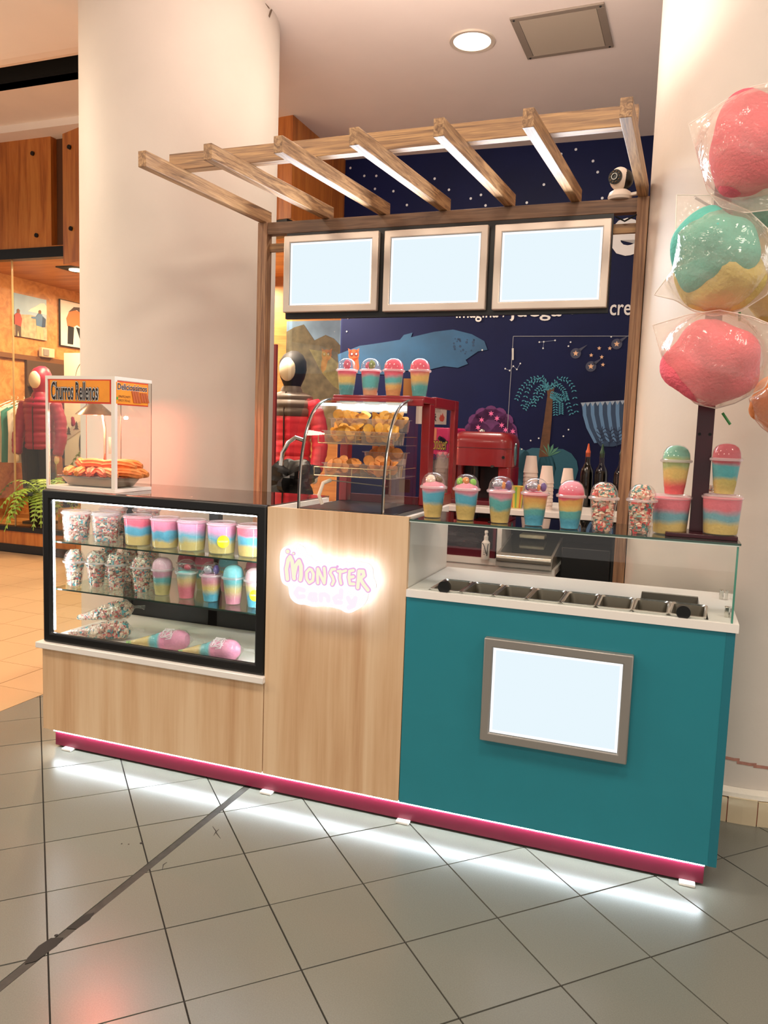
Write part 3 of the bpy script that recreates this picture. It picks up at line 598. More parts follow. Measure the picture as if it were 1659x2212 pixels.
# clothes rail with garments
t = thing('clothes_rail', 'chrome clothes rail of hanging garments at the far left of the shop', 'rail', (-5.0, 4.75, .26))
MB().tube([(-.15,0,1.42),(.62,0,1.42)], .014, 10).build('rail_bar', CHROME, t)
MB().tube([(.62,0,1.42),(.62,0,0)], .014, 10).build('upright', CHROME, t)
GC = [('white_cotton','ece4d6','white top'),('teal_cloth','3e8c83','teal top'),('pale_cloth','d9d2c6','pale grey top'),('charcoal_cloth','3b3734','charcoal trousers'),('brown_cloth','54483e','brown trousers'),('grey_cloth','4d4944','dark grey trousers')]
for k, (mn, col, nm) in enumerate(GC):
    x = -5.06+k*.10
    g = thing('hanging_garment', '%s on a hanger, %s from the left on the far left clothes rail' % (nm, ['first','second','third','fourth','fifth','last'][k]), 'garment', (x, 4.75, 1.68), 1.2, 'garments on the clothes rail')
    MB().tube([(0,0,.02),(.012,0,.035),(0,0,.05)], .003, 6).tube([(-.19,0,-.09),(0,0,.0),(.19,0,-.09)], .008, 6).build('hanger', mat('hanger_white', 'e8e0d2', .4), g)
    if k < 3: MB().loft([((0,0,-.75),.20,.03),((0,0,-.4),.19,.04),((0,0,-.14),.20,.04),((0,0,-.05),.07,.03)], 16).build('cloth', mat(mn, col, .8), g)
    else: MB().loft([((0,0,-1.05),.10,.035),((0,0,-.6),.12,.04),((0,0,-.12),.16,.035)], 16).build('cloth', mat(mn, col, .8), g)
    bx('price_tag', mat('tag_paper', 'e9dcc8', .6), .02, -.05, -.35, .08, -.045, -.24, g)
# shoe wall
sh_ = thing('shoe_shelf', 'dark wall rack of shoe shelves at the far left of the shop', 'shelf', (-5.18, 5.1, 1.2))
bx('back_panel', mat('shelf_dark', '4a3420', .6), 0,0,0,.03,1.5,1.0, sh_)
for z in (.05,.36,.67): bx('shelf_board', mat('shelf_dark', '4a3420', .6), .03,0,z,.22,1.5,z+.015, sh_)
sc_ = ['1d1c1c','2b2a2a','5a2b2b','23312c','383432','151515','6c6253']
SHN = ['front','second','third','rear']
for r_, z in enumerate((.065,.375,.685)):
    for k in range(4):
        s = thing('hiking_shoe', '%s shoe, %s on the %s shoe shelf of the left shop' % (['black','grey','dark red','dark green'][(k+r_)%4], SHN[k], ['bottom','middle','top'][r_]), 'shoe', (-5.05, 5.25+.33*k, 1.2+z), .5, 'shoes on the shop shelves')
        MB().loft([((0,0,0),.05,.13),((0,0,.03),.052,.135),((0,.01,.06),.045,.12),((0,.05,.09),.036,.07),((0,.06,.12),.03,.045)], 14).build('upper', mat('shoe_%d' % ((k+r_)%4), ['1d1c1c','4a4846','5a2b2b','23312c'][(k+r_)%4], .6), s)
        MB().loft([((0,0,-.0),.054,.138),((0,0,.02),.054,.138)], 14).build('sole', mat('sole_pale', 'b8b0a4', .7), s)
# rail projector-like box on the wall rail
t = thing('wall_speaker', 'small white wall box with grey front on the rail under the hiker poster', 'speaker', (-5.16, 5.30, 2.26))
MB().box(0,0,0,.06,.22,.12).build('casing', mat('casing_white', 'cdbca0', .5), t, bev=.01); MB().box(.06,.02,.02,.07,.11,.10).build('front_grille', mat('grille_grey', '8a8480', .5), t)
# black floor banner with white lettering behind the post
t = thing('black_notice_panel', 'black notice panel with white lettering, seen right beside the left pergola post', 'sign', (-.72, 2.72, .55))
bx('panel', mat('notice_black', '1c2326', .5), 0,0,-.53,.33,.02,1.55, t); bx('foot', BLACKM, 0,-.1,-.55,.33,.12,-.53, t)
bx('red_edge', mat('notice_red', '7d1d20', .5), .33,-.002,.3,.385,.02,1.54, t)
for s, z, ht, x, wd in (('ES',1.10,.05,.25,.07),('CI',.94,.045,.26,.06),('ABIZU',.79,.02,.24,.085),('100',.63,.042,.24,.085),('2',.02,.045,.28,.03)):
    inst('lettering', textmesh('lettering', s, mat('notice_white', 'e4e0da', .6), wd, ht), t, (x, -.002, z))

# ------------------------------------------------------------------ kiosk: cabinets
X1, X2, X3 = 1.105, 1.679, 2.768
t = thing('plinth', 'raspberry red plinth on white pads under the whole kiosk front', 'plinth', (0,0,0))
bx('plinth_board', CRIMSON, .035, .036, .009, 2.735, .056, .066, t); bx('plinth_end', CRIMSON, 2.715, .056, .009, 2.735, .55, .066, t); bx('plinth_end', CRIMSON, .035, .056, .009, .055, .55, .066, t)
bx('led_strip', LEDU, .035, .024, .076, 2.735, .034, .086, t); bx('led_channel', WHITE, .03, .02, .086, 2.74, .056, .0915, t)
for x in (.114, 1.113, 1.691, 2.686): bx('pad', WHITE, x-.025, .012, 0, x+.025, .06, .010, t, .002)
bx('plinth_top', BLACKM, .035, .04, .066, 2.735, .5, .075, t)

t = thing('base_cabinet', 'oak-look base cabinet under the lit glass display case', 'cabinet', (0,0,0))
bx('front_panel', OAK, 0, 0, .092, X1-.002, .02, .461, t); bx('carcass', OAK, 0, .02, .092, X1-.002, .57, .461, t)
bx('worktop', WHITE, -.022, -.02, .461, X1+.005, .59, .488, t, .003)

t = thing('display_case', 'black framed lit glass display case full of cotton candy and popcorn', 'display case', (0,0,.488))
MB().frame(.004, 0, X1-.003, .672, .043, 0, .025).build('front_frame', BLACK, t, bev=.008)
for x in (.006, X1-.036): bx('rear_post', BLACK, x, .53, 0, x+.03 if x > .5 else x+.05, .575, .645, t)
bx('middle_post', BLACK, .50, .535, 0, .55, .575, .64, t); bx('rear_bottom_rail', BLACK, .006, .535, 0, X1-.006, .575, .09, t); bx('rear_top_rail', BLACK, .006, .535, .63, X1-.006, .575, .66, t)
bx('sliding_rail', BLACK, .05, .52, .09, X1-.03, .535, .10, t)
bx('deck', WHITE, .006, .026, .0, X1-.006, .53, .014, t)
bx('top_glass', clear('smoked_top_glass', 'b9a59a', .02, 1.5), .0, .026, .664, X1-.003, .58, .672, t)
bx('side_glass', GLASS, .006, .026, .014, .011, .53, .66, t); bx('side_panel', WHITE, X1-.014, .026, .014, X1-.008, .53, .66, t)
bx('rear_glass', GLASS, .05, .548, .09, .52, .552, .63, t); bx('rear_glass', GLASS, .52, .558, .09, X1-.04, .562, .63, t); bx('front_glass', GLASS, .045, .012, .043, X1-.045, .015, .63, t)
for z in (.436, .226):
    sh = bx('glass_shelf', clear('shelf_glass', 'e6f0ea', .02, 1.45), .012, .05, z, X1-.016, .50, z+.006, t)
    bx('shelf_edge', mat('shelf_edge_dark', '20332b', .2, coat=.5), .012, .048, z, X1-.016, .0502, z+.006, sh)
bx('led_strip', LED, .030, .026, .05, .044, .034, .63, t); bx('led_strip', LED, X1-.050, .026, .05, X1-.040, .034, .63, t); bx('led_strip', LED, .05, .027, .622, X1-.05, .035, .632, t)

t = thing('tower_cabinet', 'tall oak-look centre cabinet carrying the glowing shop sign', 'cabinet', (0,0,0))
bx('front_panel', OAK, X1+.002, 0, .092, X2-.002, .02, 1.156, t)
bx('side_panel', WHITE, X1+.003, .02, .092, X1+.018, .53, 1.156, t); bx('side_panel', WHITE, X2-.018, .02, .092, X2-.002, .53, 1.156, t)
bx('top_board', WHITE, X1+.018, .02, 1.122, X2-.018, .56, 1.138, t); bx('rear_panel', BLACKM, X1+.018, .50, .092, X2-.018, .52, 1.12, t)

t = thing('topping_counter', 'teal fronted counter with white worktop and glass guard box', 'counter', (0,0,0))
bx('front_panel', TEAL, X2+.001, 0, .092, X3, .02, .869, t); bx('edge_strip', mat('teal_edge', '1b6f7e', .4), X3-.026, -.0015, .092, X3, 0, .869, t); bx('side_panel', TEAL, X3-.02, .02, .092, X3, .52, .869, t)
wt = MB()
wt.box(X2+.001, -.008, .869, X3+.008, .022, .896).box(X2+.001, .235, .869, X3+.008, .262, .896).box(X2+.001, .41, .869, X3+.008, .535, .896)
wt.box(X2+.001, .022, .869, 1.752, .235, .896).box(2.688, .022, .869, X3+.008, .235, .896).box(X2+.001, .262, .869, 2.472, .41, .896).box(2.668, .262, .869, X3+.008, .41, .896)
wt.build('worktop', WHITE, t, smooth=False)
for k in range(7): bx('pan_rib', WHITE, 1.872+.1165*k, .022, .869, 1.876+.1165*k, .235, .893, t)
bx('well', BLACKM, 1.70, .02, .70, 2.75, .52, .71, t); bx('slot_lining', BLACKM, 2.472, .262, .80, 2.668, .41, .81, t); bx('slot_lining', mat('slot_grey', '7d7468', .5), 2.472, .40, .81, 2.668, .41, .894, t)
bx('front_glass', GLASS, X2+.004, .004, .896, 2.757, .010, 1.142, t); bx('side_glass', GLASS, 2.752, .010, .896, 2.758, .34, 1.142, t)
g = bx('top_glass', clear('grey_top_glass', 'a9b4b6', .01, 1.55), X2+.001, .0, 1.143, 2.762, .345, 1.150, t)
EDGE = mat('green_glass_edge', '2c4a3d', .15, coat=.6)
bx('glass_edge', EDGE, X2+.001, -.0015, 1.1432, 2.762, .0, 1.1498, g); bx('glass_edge', EDGE, 2.762, 0, 1.1432, 2.7635, .345, 1.1498, g); bx('glass_edge', mat('pale_glass_edge','cfdcd4',.2), X2+.001, -.0012, 1.1400, 2.758, .004, 1.1430, g)
bx('glass_edge', mat('green_glass_side', '4d8f7c', .15, coat=.6), 2.752, .003, .896, 2.758, .0045, 1.142, t)
for y in (.41, .10): 
    c_ = bx('glass_bracket', CHROME, 2.738, y-.012, .896, 2.752, y+.012, .93, t, .002)
for x, y in ((1.815,.016),(2.612,.016)): MB().lathe([(0,-.010),(.022,-.010),(.022,.010),(0,.010)], 24, (x,y,.914), Matrix.Rotation(PI/2,3,'X')).build('black_clamp', BLACK, t)
bx('wire_rail', CHROME, 1.76, .026, .897, 2.32, .0285, .8995, t)

# steel pans in the counter
b = MB()
def rrect(hx, hy, r, z, n=5):
    o = []
    for cx, cy, a0 in ((hx-r,hy-r,0),(-hx+r,hy-r,PI/2),(-hx+r,-hy+r,PI),(hx-r,-hy+r,1.5*PI)):
        o += [(cx+r*math.cos(a0+PI/2*k/n), cy+r*math.sin(a0+PI/2*k/n), z) for k in range(n+1)]
    return o
def ringloft(secs, cap=True):
    vs = [p for s in secs for p in s]; n = len(secs[0])
    fs = [(i*n+k, i*n+(k+1)%n, (i+1)*n+(k+1)%n, (i+1)*n+k) for i in range(len(secs)-1) for k in range(n)]
    if cap: fs.append(tuple(range((len(secs)-1)*n, len(secs)*n)))
    return MB().add(vs, fs)
PANM = mat('pan_steel', '968b7c', .34, .8, noise_=.06, nscale=6); PANR = mat('pan_rim_steel', 'e2ddd6', .22, .9)
prm = ringloft([rrect(.058,.106,.016,.0),rrect(.058,.106,.016,.006),rrect(.0535,.1015,.015,.0068),rrect(.049,.097,.018,.002)], False).mesh('rim', PANR)
pm = ringloft([rrect(.049,.097,.018,.002),rrect(.046,.093,.02,-.03),rrect(.041,.085,.022,-.075)]).mesh('rim', PANM)
ORD = ['leftmost','second','third','fourth','fifth','sixth','seventh','rightmost']
for k in range(8):
    t = thing('topping_pan', '%s of the eight steel topping pans sunk in the white worktop%s' % (ORD[k], ' (from the left)' if 0 < k < 7 else ''), 'pan', (1.814+.1165*k, .1285, .8965), 0 if k < 6 else -.03*(k-5), 'steel topping pans in the counter')
    inst('basin', pm, t); inst('rim', prm, t)

# lit box on the teal front
def lightbox(n, label, cat, x0, z0, x1, z1, y, dep, fm, wd=.03, group=None):
    t = thing(n, label, cat, (x0, y, z0), 0, group); W_, H_ = x1-x0, z1-z0
    MB().frame(0, 0, W_, H_, wd, -dep, 0).build('frame', fm, t, bev=.004)
    MB().frame(wd-.006, wd-.006, W_-wd+.006, H_-wd+.006, .007, -dep+.006, -dep+.014).build('inner_bead', mat('bead_grey','77756f',.35,.8), t)
    bx('screen', SCREEN, wd, -dep+.012, wd, W_-wd, -dep+.016, H_-wd, t); 
    MB().frame(wd, wd, W_-wd, H_-wd, .010, -dep+.0105, -dep+.0119).build('bright_border', SCREENEDGE, t)
    bx('back_box', BLACKM, .006, -.002, .006, W_-.006, 0, H_-.006, t)
    return t
lightbox('light_box', 'blank white backlit panel in dark aluminium frame on the teal front', 'light box', 1.978, .394, 2.472, .761, -.001, .03, ALUD, .031)

# shop sign
t = thing('shop_sign', 'glowing white cloud-shaped shop sign with pink and yellow bubble lettering', 'sign', (.004,0,-.0))
SP = [(1.195,1.005),(1.209,1.019),(1.252,1.033),(1.274,1.028),(1.293,1.016),(1.297,.997),(1.314,.993),(1.329,.978),(1.353,.971),(1.391,.979),(1.411,.976),(1.444,.989),(1.469,.98),(1.503,.991),(1.518,.986),(1.543,.986),(1.561,.97),(1.563,.936),(1.575,.917),(1.577,.897),(1.561,.884),(1.546,.873),(1.544,.853),(1.53,.827),(1.509,.812),(1.483,.796),(1.459,.797),(1.447,.805),(1.412,.81),(1.371,.81),(1.332,.802),(1.3,.808),(1.277,.805),(1.251,.813),(1.234,.832),(1.23,.861),(1.227,.870),(1.21,.874),(1.198,.888),(1.192,.918),(1.190,.966),(1.191,.99)]
def smoothpoly(P, it=2):
    for _ in range(it):
        P = [q for i in range(len(P)) for q in ((P[i][0]*.75+P[(i+1)%len(P)][0]*.25, P[i][1]*.75+P[(i+1)%len(P)][1]*.25),(P[i][0]*.25+P[(i+1)%len(P)][0]*.75, P[i][1]*.25+P[(i+1)%len(P)][1]*.75))]
    return P
cx_, cz_ = 1.385, .91
SPf = smoothpoly(SP); SPb = [(cx_+(x-cx_)*.975, cz_+(z-cz_)*.965) for x, z in SPf]
MB().prism(SPf, -.060, -.047, 'xz').build('face', glow('sign_face', 'ffffff', 1.0), t, smooth=False); MB().prism(SPf, -.047, -.043, 'xz').build('rim', mat('sign_rim', 'f2f2f2', .4), t, smooth=False)
MB().prism(SPb, -.0428, -.040, 'xz').build('halo_backlight', glow('sign_halo', 'd2dfff', 9), t, smooth=False)
for x, z in ((1.26,.95),(1.5,.93),(1.4,.85)): MB().cyl((x,0,z),(x,-.044,z),.008,n=10).build('spacer', STEEL, t)
def zs(a, b):   # position on the sign face, from its own layout grid
    return (1.137+.319*a/1000+.008*b/1000, 1.082+.024*a/1000-.2925*b/1000)
PINKL = glow('sign_pink', 'f3b4e6', 1.0); YEL = glow('sign_yellow', 'fcf9d8', 1.0); FAINT = glow('sign_faint_pink', 'fff3fd', 1.0)
LT = {'letter_M': [[(262,650),(250,520),(275,400),(300,365),(325,420),(340,560),(350,640)],[(345,620),(375,470),(415,415),(440,480),(440,600),(430,655)]],
      'letter_O': [[(548,515),(510,560),(512,640),(545,690),(590,660),(600,580),(575,525),(548,515)]],
      'letter_N': [[(655,690),(650,600),(655,510)],[(655,510),(690,590),(735,690)],[(735,690),(745,600),(735,500)]],
      'letter_S': [[(870,510),(830,515),(810,560),(840,610),(855,660),(835,705)]],
      'letter_T': [[(905,535),(960,540),(1005,525)],[(935,530),(930,620),(945,690)]],
      'letter_E': [[(1095,520),(1050,530),(1040,610),(1055,690),(1105,690)],[(1050,610),(1095,600)]],
      'letter_R': [[(1150,735),(1160,620),(1165,530)],[(1165,530),(1215,530),(1225,580),(1180,620)],[(1180,620),(1220,690),(1275,760)]]}
RAD = {'letter_M': .0115, 'letter_O': .0095, 'letter_N': .0095, 'letter_S': .009, 'letter_T': .009, 'letter_E': .0095, 'letter_R': .0105}
def strokes(L, r, y, th):
    b = MB()
    for P in L:
        Q = [zs(*p) for p in P]
        for a, c in zip(Q, Q[1:]):
            d = Vector((c[0]-a[0], c[1]-a[1])); ang = math.atan2(d.y, d.x)
            pl = [(a[0]+r*math.cos(ang+PI/2+PI*k/8), a[1]+r*math.sin(ang+PI/2+PI*k/8)) for k in range(9)] + [(c[0]+r*math.cos(ang-PI/2+PI*k/8), c[1]+r*math.sin(ang-PI/2+PI*k/8)) for k in range(9)]
            b.prism(pl, y, y+th, 'xz')
    return b
for k, L in LT.items():
    o = strokes(L, RAD[k], -.0625, .0024).build(k, PINKL, t, smooth=False); strokes(L, RAD[k]-.0042, -.0640, .0014).build('yellow_fill', YEL, o, smooth=False)
o = MB().prism([(p[0],p[1]) for p in disc(*zs(268,295), .0105, 16)], -.0625, -.060, 'xz').prism(disc(*zs(343,322), .0065, 14), -.0625, -.060, 'xz').prism(disc(*zs(897,478), .0045, 12), -.0625, -.060, 'xz').build('antenna_dots', PINKL, t, smooth=False)
MB().prism(disc(*zs(268,295), .0078, 16), -.064, -.0625, 'xz').prism(disc(*zs(343,322), .0042, 14), -.064, -.0625, 'xz').build('yellow_fill', YEL, o, smooth=False)
LC = [[(470,790),(400,770),(365,830),(400,880),(470,870)],[(620,840),(560,840),(545,890),(590,910),(620,880),(625,910)],[(690,910),(690,840),(740,835),(780,860),(785,910)],[(940,930),(880,930),(860,880),(900,850),(940,870),(945,780)],[(1030,870),(1060,930),(1100,900)],[(1120,870),(1100,960),(1040,990)]]
for L in LC: strokes([L], .008, -.0620, .0018).build('faint_letter', FAINT, t, smooth=False)

# ------------------------------------------------------------------ pergola with menu boards
t = thing('pergola', 'timber pergola of two posts, two beams and seven slanting rafters over the kiosk', 'pergola', (0,0,0))
def timber(n, a, b, wd, ht, m, par=t):
    a = Vector(a); b = Vector(b)
    return MB().bar(a, b, wd, ht).build(n, m, par, smooth=False, bev=.002)
for x0, x1 in ((.470,.523),(2.328,2.377)): bx('post', WALNUTZ, x0, 1.0, 0, x1, 1.055, 2.502, t, .002)
bx('beam', woodmat('back_beam_wood', '5f4535', '76573f', '8b6a50', 'x', 48, .5, .035, 1.5), .523, 1.004, 2.440, 2.338, 1.05, 2.500, t, .002)
bx('beam', WALNUTX, .41, .33, 2.552, 2.352, .378, 2.622, t, .002)
XB = [.493,.800,1.105,1.412,1.716,2.022,2.329]; XBk = [.494,.852,1.153,1.459,1.768,2.066,2.350]
for k in range(7):
    x0 = (.463,.770,1.078,1.386,1.706,2.017,2.330)[k]; x1 = XBk[k] if k else .500
    timber('rafter', (x0,.077,2.516), (x1,1.055,2.533), .039, .062, WALNUT)
bx('rear_rail', WALNUTX, .523, 1.03, 2.36, 2.33, 1.05, 2.40, t)
BP = bx('backing_panel', BLACK, .664, .952, 2.006, 2.238, .975, 2.425); tag(BP, 'long black backing panel that holds the three white menu boards under the beam', 'panel')
for nm, (x0, z0, x1, z1) in zip(('left','middle','right'), ((.664,2.034,1.167,2.405),(1.197,2.027,1.697,2.402),(1.728,2.025,2.233,2.399))):
    lightbox('menu_board', '%s of the three blank backlit menu boards in pale aluminium frames' % nm, 'menu board', x0, z0, x1, z1, .951, .031, ALU, .033, 'menu boards under the pergola')
MB().tube([(2.24,1.02,2.43),(2.28,1.01,2.405),(2.33,1.0,2.428)], .004, 6).build('cable', BLACKM, t)
# camera
t = thing('security_camera', 'small white dome security camera with ringed lens on the right end of the back beam', 'camera', (2.252,1.028,2.500), -.35)
MB().lathe([(0,0),(.048,0),(.052,.012),(.046,.03),(.030,.042),(0,.046)], 24).build('base', mat('camera_white', 'eee0d2', .35), t)
MB().box(.04,.0,.012,.075,.02,.026).build('cable_plug', mat('camera_white', 'eee0d2', .35), t, bev=.003)
MB().sphere((.006,.01,.088), .044, 22, 14, (1,1,1.02)).build('head_shell', BLACK, t)
MB().sphere((-.004,-.004,.090), .0462, 22, 14, (.92,.95,1.06)).build('white_hood', mat('camera_white', 'eee0d2', .35), t)
mt = Matrix.Rotation(PI/2, 3, 'X')
f_ = MB().lathe([(0,0),(.030,0),(.031,.008),(.0,.012)], 24, (-.006,-.040,.088), mt).build('lens_plate', BLACK, t)
MB().lathe([(.011,.012),(.014,.012),(.014,.016),(.011,.016)], 20, (-.006,-.040,.088), mt).build('lens_ring', mat('ring_grey','8d8a84',.3,.6), f_)
ir = MB()
for k in range(10): ir.sphere((-.006+.0225*math.cos(2*PI*k/10), -.051, .088+.0225*math.sin(2*PI*k/10)), .0028, 8, 5)
ir.build('infrared_bulbs', mat('ir_brass', '7a5b3a', .3, .4), f_)

# ceiling fittings
t = thing('downlight', 'round glowing recessed downlight in the ceiling above the pergola', 'lamp', (1.254,2.136,3.8))
MB().lathe([(.112,0),(.112,-.008),(.135,-.010),(.137,0)], 40).build('trim_ring', mat('trim_beige','cfc0ae',.5), t)
MB().lathe([(0,.003),(.112,.003),(.112,-.004),(0,-.006)], 40).build('bulb', glow('downlight_glow', 'fff4e6', 5), t)
t = thing('air_vent', 'square slatted grey return air vent in the ceiling right of the downlight', 'vent', (1.783,2.183,3.8), -.03)
VM = mat('vent_grey', '8f8173', .6); 
fv = MB()
for a, b, c, d in ((-.258,-.25,.258,-.215),(-.258,.215,.258,.25),(-.258,-.215,-.215,.215),(.215,-.215,.258,.215)): fv.box(a,b,-.012,c,d,0)
fv.build('frame', VM, t, bev=.002); bx('backing', BLACKM, -.215,-.215,-.004,.215,.215,-.001, t)
SLM = MB().bar((-.213,0,0),(.213,0,0),.015,.002,(0,.5,1)).mesh('slat', mat('slat_grey','9a8c7c',.6), False)
for k in range(30): inst('slat', SLM, t, (0,-.208+.01435*k,-.008))
for x in (-.238,.238):
    for y in (-.232,.232): MB().sphere((x,y,-.012),.007,8,5).build('screw', BLACKM, t)

# ------------------------------------------------------------------ cups and tubs
PK, PL, TE, BL, YE, PA = 'f0687c', 'f4a3b4', '6cc0bd', '63bcd6', 'f0cf7c', 'f2b765'
CUPME = MB().lathe([(0,.002),(.0305,.0),(.0315,.004),(.0335,.024),(.0345,.026),(.0435,.108),(.046,.112)], 28).mesh('cup_shell', CUPP, ang=25)
LIDME = MB().lathe([(.0475,.106),(.0500,.109),(.0500,.115),(.0455,.118),(.0445,.124),(.0415,.140),(.034,.154),(.022,.163),(.008,.1665),(0,.167)], 28).mesh('dome_lid', CUPP)
RIMME = MB().lathe([(.0465,.1075),(.0505,.109),(.0508,.115),(.0465,.1175),(.0455,.113),(.0465,.1075)], 32).mesh('lid_rim', RIMP)
def fillprof(top):
    p = [(0,.003),(.0295,.003),(.0325,.025),(.0335,.027),(.0423,.108)]
    if top == 'full': p += [(.0425,.118),(.0405,.136),(.034,.150),(.022,.159),(.008,.1625),(0,.163)]
    elif top == 'high': p += [(.042,.114),(.038,.122),(.026,.131),(.012,.135),(0,.136)]
    else: p += [(.036,.113),(.02,.117),(0,.118)]
    return p
FILL = {k: MB().lathe(fillprof(k), 28).mesh('candy_fill', None) for k in ('full','high','low')}
fillcache = {}
def fillmesh(kind, m):
    if (kind, m.name) not in fillcache:
        me = FILL[kind].copy(); me.materials.append(m); fillcache[(kind, m.name)] = me
    return fillcache[(kind, m.name)]
POPC = islands('popcorn_mix', ['e6d4bc','dfbfae','cc5a58','e2ccb2','e8d8c0','3f9097','d98880','ead9c4','d9b09c','55a0a6','e4cdb4','b9756a'])
POPD = islands('popcorn_bright', ['e8685f','f0cdb8','4f8f8a','f3dcc4','d9504e','e59a80','f4e2c8','7fae9f','eeb7a2','e0c8a8'])
def popmesh(rad, z0, z1, n, seed, m, size=.0075):
    q = random.Random(seed); b = MB(); core = [(0,z0),(rad(z0)-.014,z0)]+[(max(.001,rad(z0+(z1-z0)*k/8)-.018),z0+(z1-z0)*k/8) for k in range(1,8)]+[(0,z1-.016)]
    b.lathe(core, 14)
    for k in range(n):
        z = z0+.004+(z1-z0-.006)*((k+q.random())/n); a = q.uniform(0, 2*PI); r = max(0, rad(z)-size*1.3)
        s = size*q.uniform(.75,1.2)
        b.lump((r*math.cos(a), r*math.sin(a), z), s, .55, 1.5, q.randint(0,999), (1,1,q.uniform(.7,1.1)), 7, 5)
    for k in range(n//10):
        a = q.uniform(0,2*PI); r = q.uniform(0, rad(z1-.012)*.9); b.lump((r*math.cos(a), r*math.sin(a), z1-size*1.1-r*.35), size, .5, 1.5, q.randint(0,999), (1,1,1), 7, 5)
    return b.mesh('popcorn', m)
def cuprad(z):
    if z < .108: return .0300+(.0425-.0300)*z/.108
    return max(.004, .0425*math.sqrt(max(0, 1-((z-.108)/.056)**2)))
POPCUP = [popmesh(cuprad, .004, .158, 270, s, POPC, .0098) for s in (1,2,3)]+[popmesh(cuprad, .004, .158, 270, 9, POPD, .0098), popmesh(cuprad, .004, .156, 270, 10, POPD, .0098)]
def cup(label, loc, kind, fill, top='full', topping=None, group=None, rz=0, sc=1, cat='cup'):
    t = thing('dome_cup', label, cat, loc, rz, group); t.scale = (sc,)*3
    inst('cup_shell', CUPME, t); inst('dome_lid', LIDME, t); inst('lid_rim', RIMME, t)
    if kind == 'pop': stuff(inst('popcorn', POPCUP[fill], t))
    else: inst('candy_fill', fillmesh(top, fill), t)
    for n_, m_, c, r, s in topping or []:
        MB().lump(c, r, .12, 1.5, int(c[0]*9999) % 50, s, 14, 9).build(n_, m_, t)
    return t
TUBME = MB().lathe([(0,.002),(.052,.0),(.0535,.006),(.0615,.122)], 32).mesh('tub_shell', TUBP, ang=25)
TLIDME = MB().lathe([(0,.128),(.054,.128),(.0555,.132),(.0600,.132),(.0600,.128),(.0655,.127),(.0660,.121),(.0625,.117)], 36).mesh('flat_lid', RIMP)
TFILL = MB().lathe([(0,.004),(.0505,.004),(.0525,.010),(.0602,.121),(.03,.123),(0,.122)], 32).mesh('candy_fill', None); FILL['tub'] = TFILL
TPOP = [popmesh(lambda z: .0505+.0095*z/.12, .005, .112, 400, s, POPC, .0105) for s in (21,22)]
def tub(label, loc, kind, fill, group=None, sc=1):
    t = thing('candy_tub', label, 'tub', loc, 0, group); t.scale = (sc,)*3
    inst('tub_shell', TUBME, t); inst('flat_lid', TLIDME, t)
    if kind == 'pop': stuff(inst('popcorn', TPOP[fill], t))
    else: inst('candy_fill', fillmesh('tub', fill), t)
    return t
STK = mat('sticker_yellow', 'f4d21c', .4); STKT = mat('sticker_white', 'f6f2dc', .5)
def sticker(t, r, z, rad, ang):
    """round yellow label wrapped on the cup side"""
    b = MB(); n = 20; vs = [(0,0)]+[(rad*math.cos(2*PI*k/n), rad*math.sin(2*PI*k/n)) for k in range(n)]+[(rad*.5*math.cos(2*PI*k/n), rad*.5*math.sin(2*PI*k/n)) for k in range(n)]
    P = lambda u, v, e=0: ((r+e)*math.cos(ang+u/r), (r+e)*math.sin(ang+u/r), z+v)
    b.add([P(u,v) for u, v in vs], [(0,21+k,21+(k+1)%n) for k in range(n)]+[(21+k,1+k,1+(k+1)%n,21+(k+1)%n) for k in range(n)])
    o = b.build('round_sticker', STK, t)
    me = textmesh('sticker_lettering', 'MONSTER CANDY', STKT, rad*1.6, rad*.28)
    for v in me.vertices: v.co = P(v.co.x-rad*.8, v.co.z-rad*.1, .0006)
    inst('sticker_lettering', me, o)

MARSH = mat('marshmallow', 'f1d9c6', .7); GUMG = mat('gummy_green', '7fbf3f', .3); GUMO = mat('gummy_orange', 'd98a3a', .35); GUMR = mat('gummy_red', 'b53a4a', .3); SUGAR = mat('sugar_gummy_red', 'c4546a', .8, noise_=.3, nscale=120); SUGG = mat('sugar_gummy_green', '7c8f4a', .8, noise_=.3, nscale=120)
WRAPP = mat('purple_wrapper', '5d3f86', .3); WRAPS = mat('silver_wrapper', 'b9b3bd', .25, .7, noise_=.25, nscale=90); BROWN = mat('brown_candy', '6a5232', .5)
F1 = floss('floss_pink_blue_yellow', [(0,YE),(.056,BL),(.098,PL)]); F2 = floss('floss_pink_teal_yellow', [(0,YE),(.052,TE),(.092,PL)], .05)
F3 = floss('floss_pink_yellow_teal', [(0,BL),(.045,TE),(.055,YE),(.082,PA),(.098,PK)], .03, 120, .14); F4 = floss('floss_rosy_yellow_blue', [(0,BL),(.045,TE),(.058,YE),(.085,PA),(.106,PK),(.125,PL)], .03, 120, .2)
F5 = floss('floss_teal_yellow_red', [(0,'ef6a6a'),(.045,YE),(.098,'b9c98a'),(.112,'8fcbb2')], .03, 120, .2); F6 = floss('floss_red_teal_yellow', [(0,'d9c878'),(.05,'5fb6bb'),(.098,'cf6a72')], .04)
F7 = floss('floss_pink_yellow_teal_low', [(0,'5fb0b0'),(.05,YE),(.092,PK)], .03, 120, .12); F8 = floss('floss_pink_teal_peach', [(0,'f0b88c'),(.028,TE),(.09,PK)], .03, 120, .12); F9 = floss('floss_pink_teal_gold', [(0,'eeb070'),(.03,'efc070'),(.055,TE),(.09,PK)], .03, 120, .12)
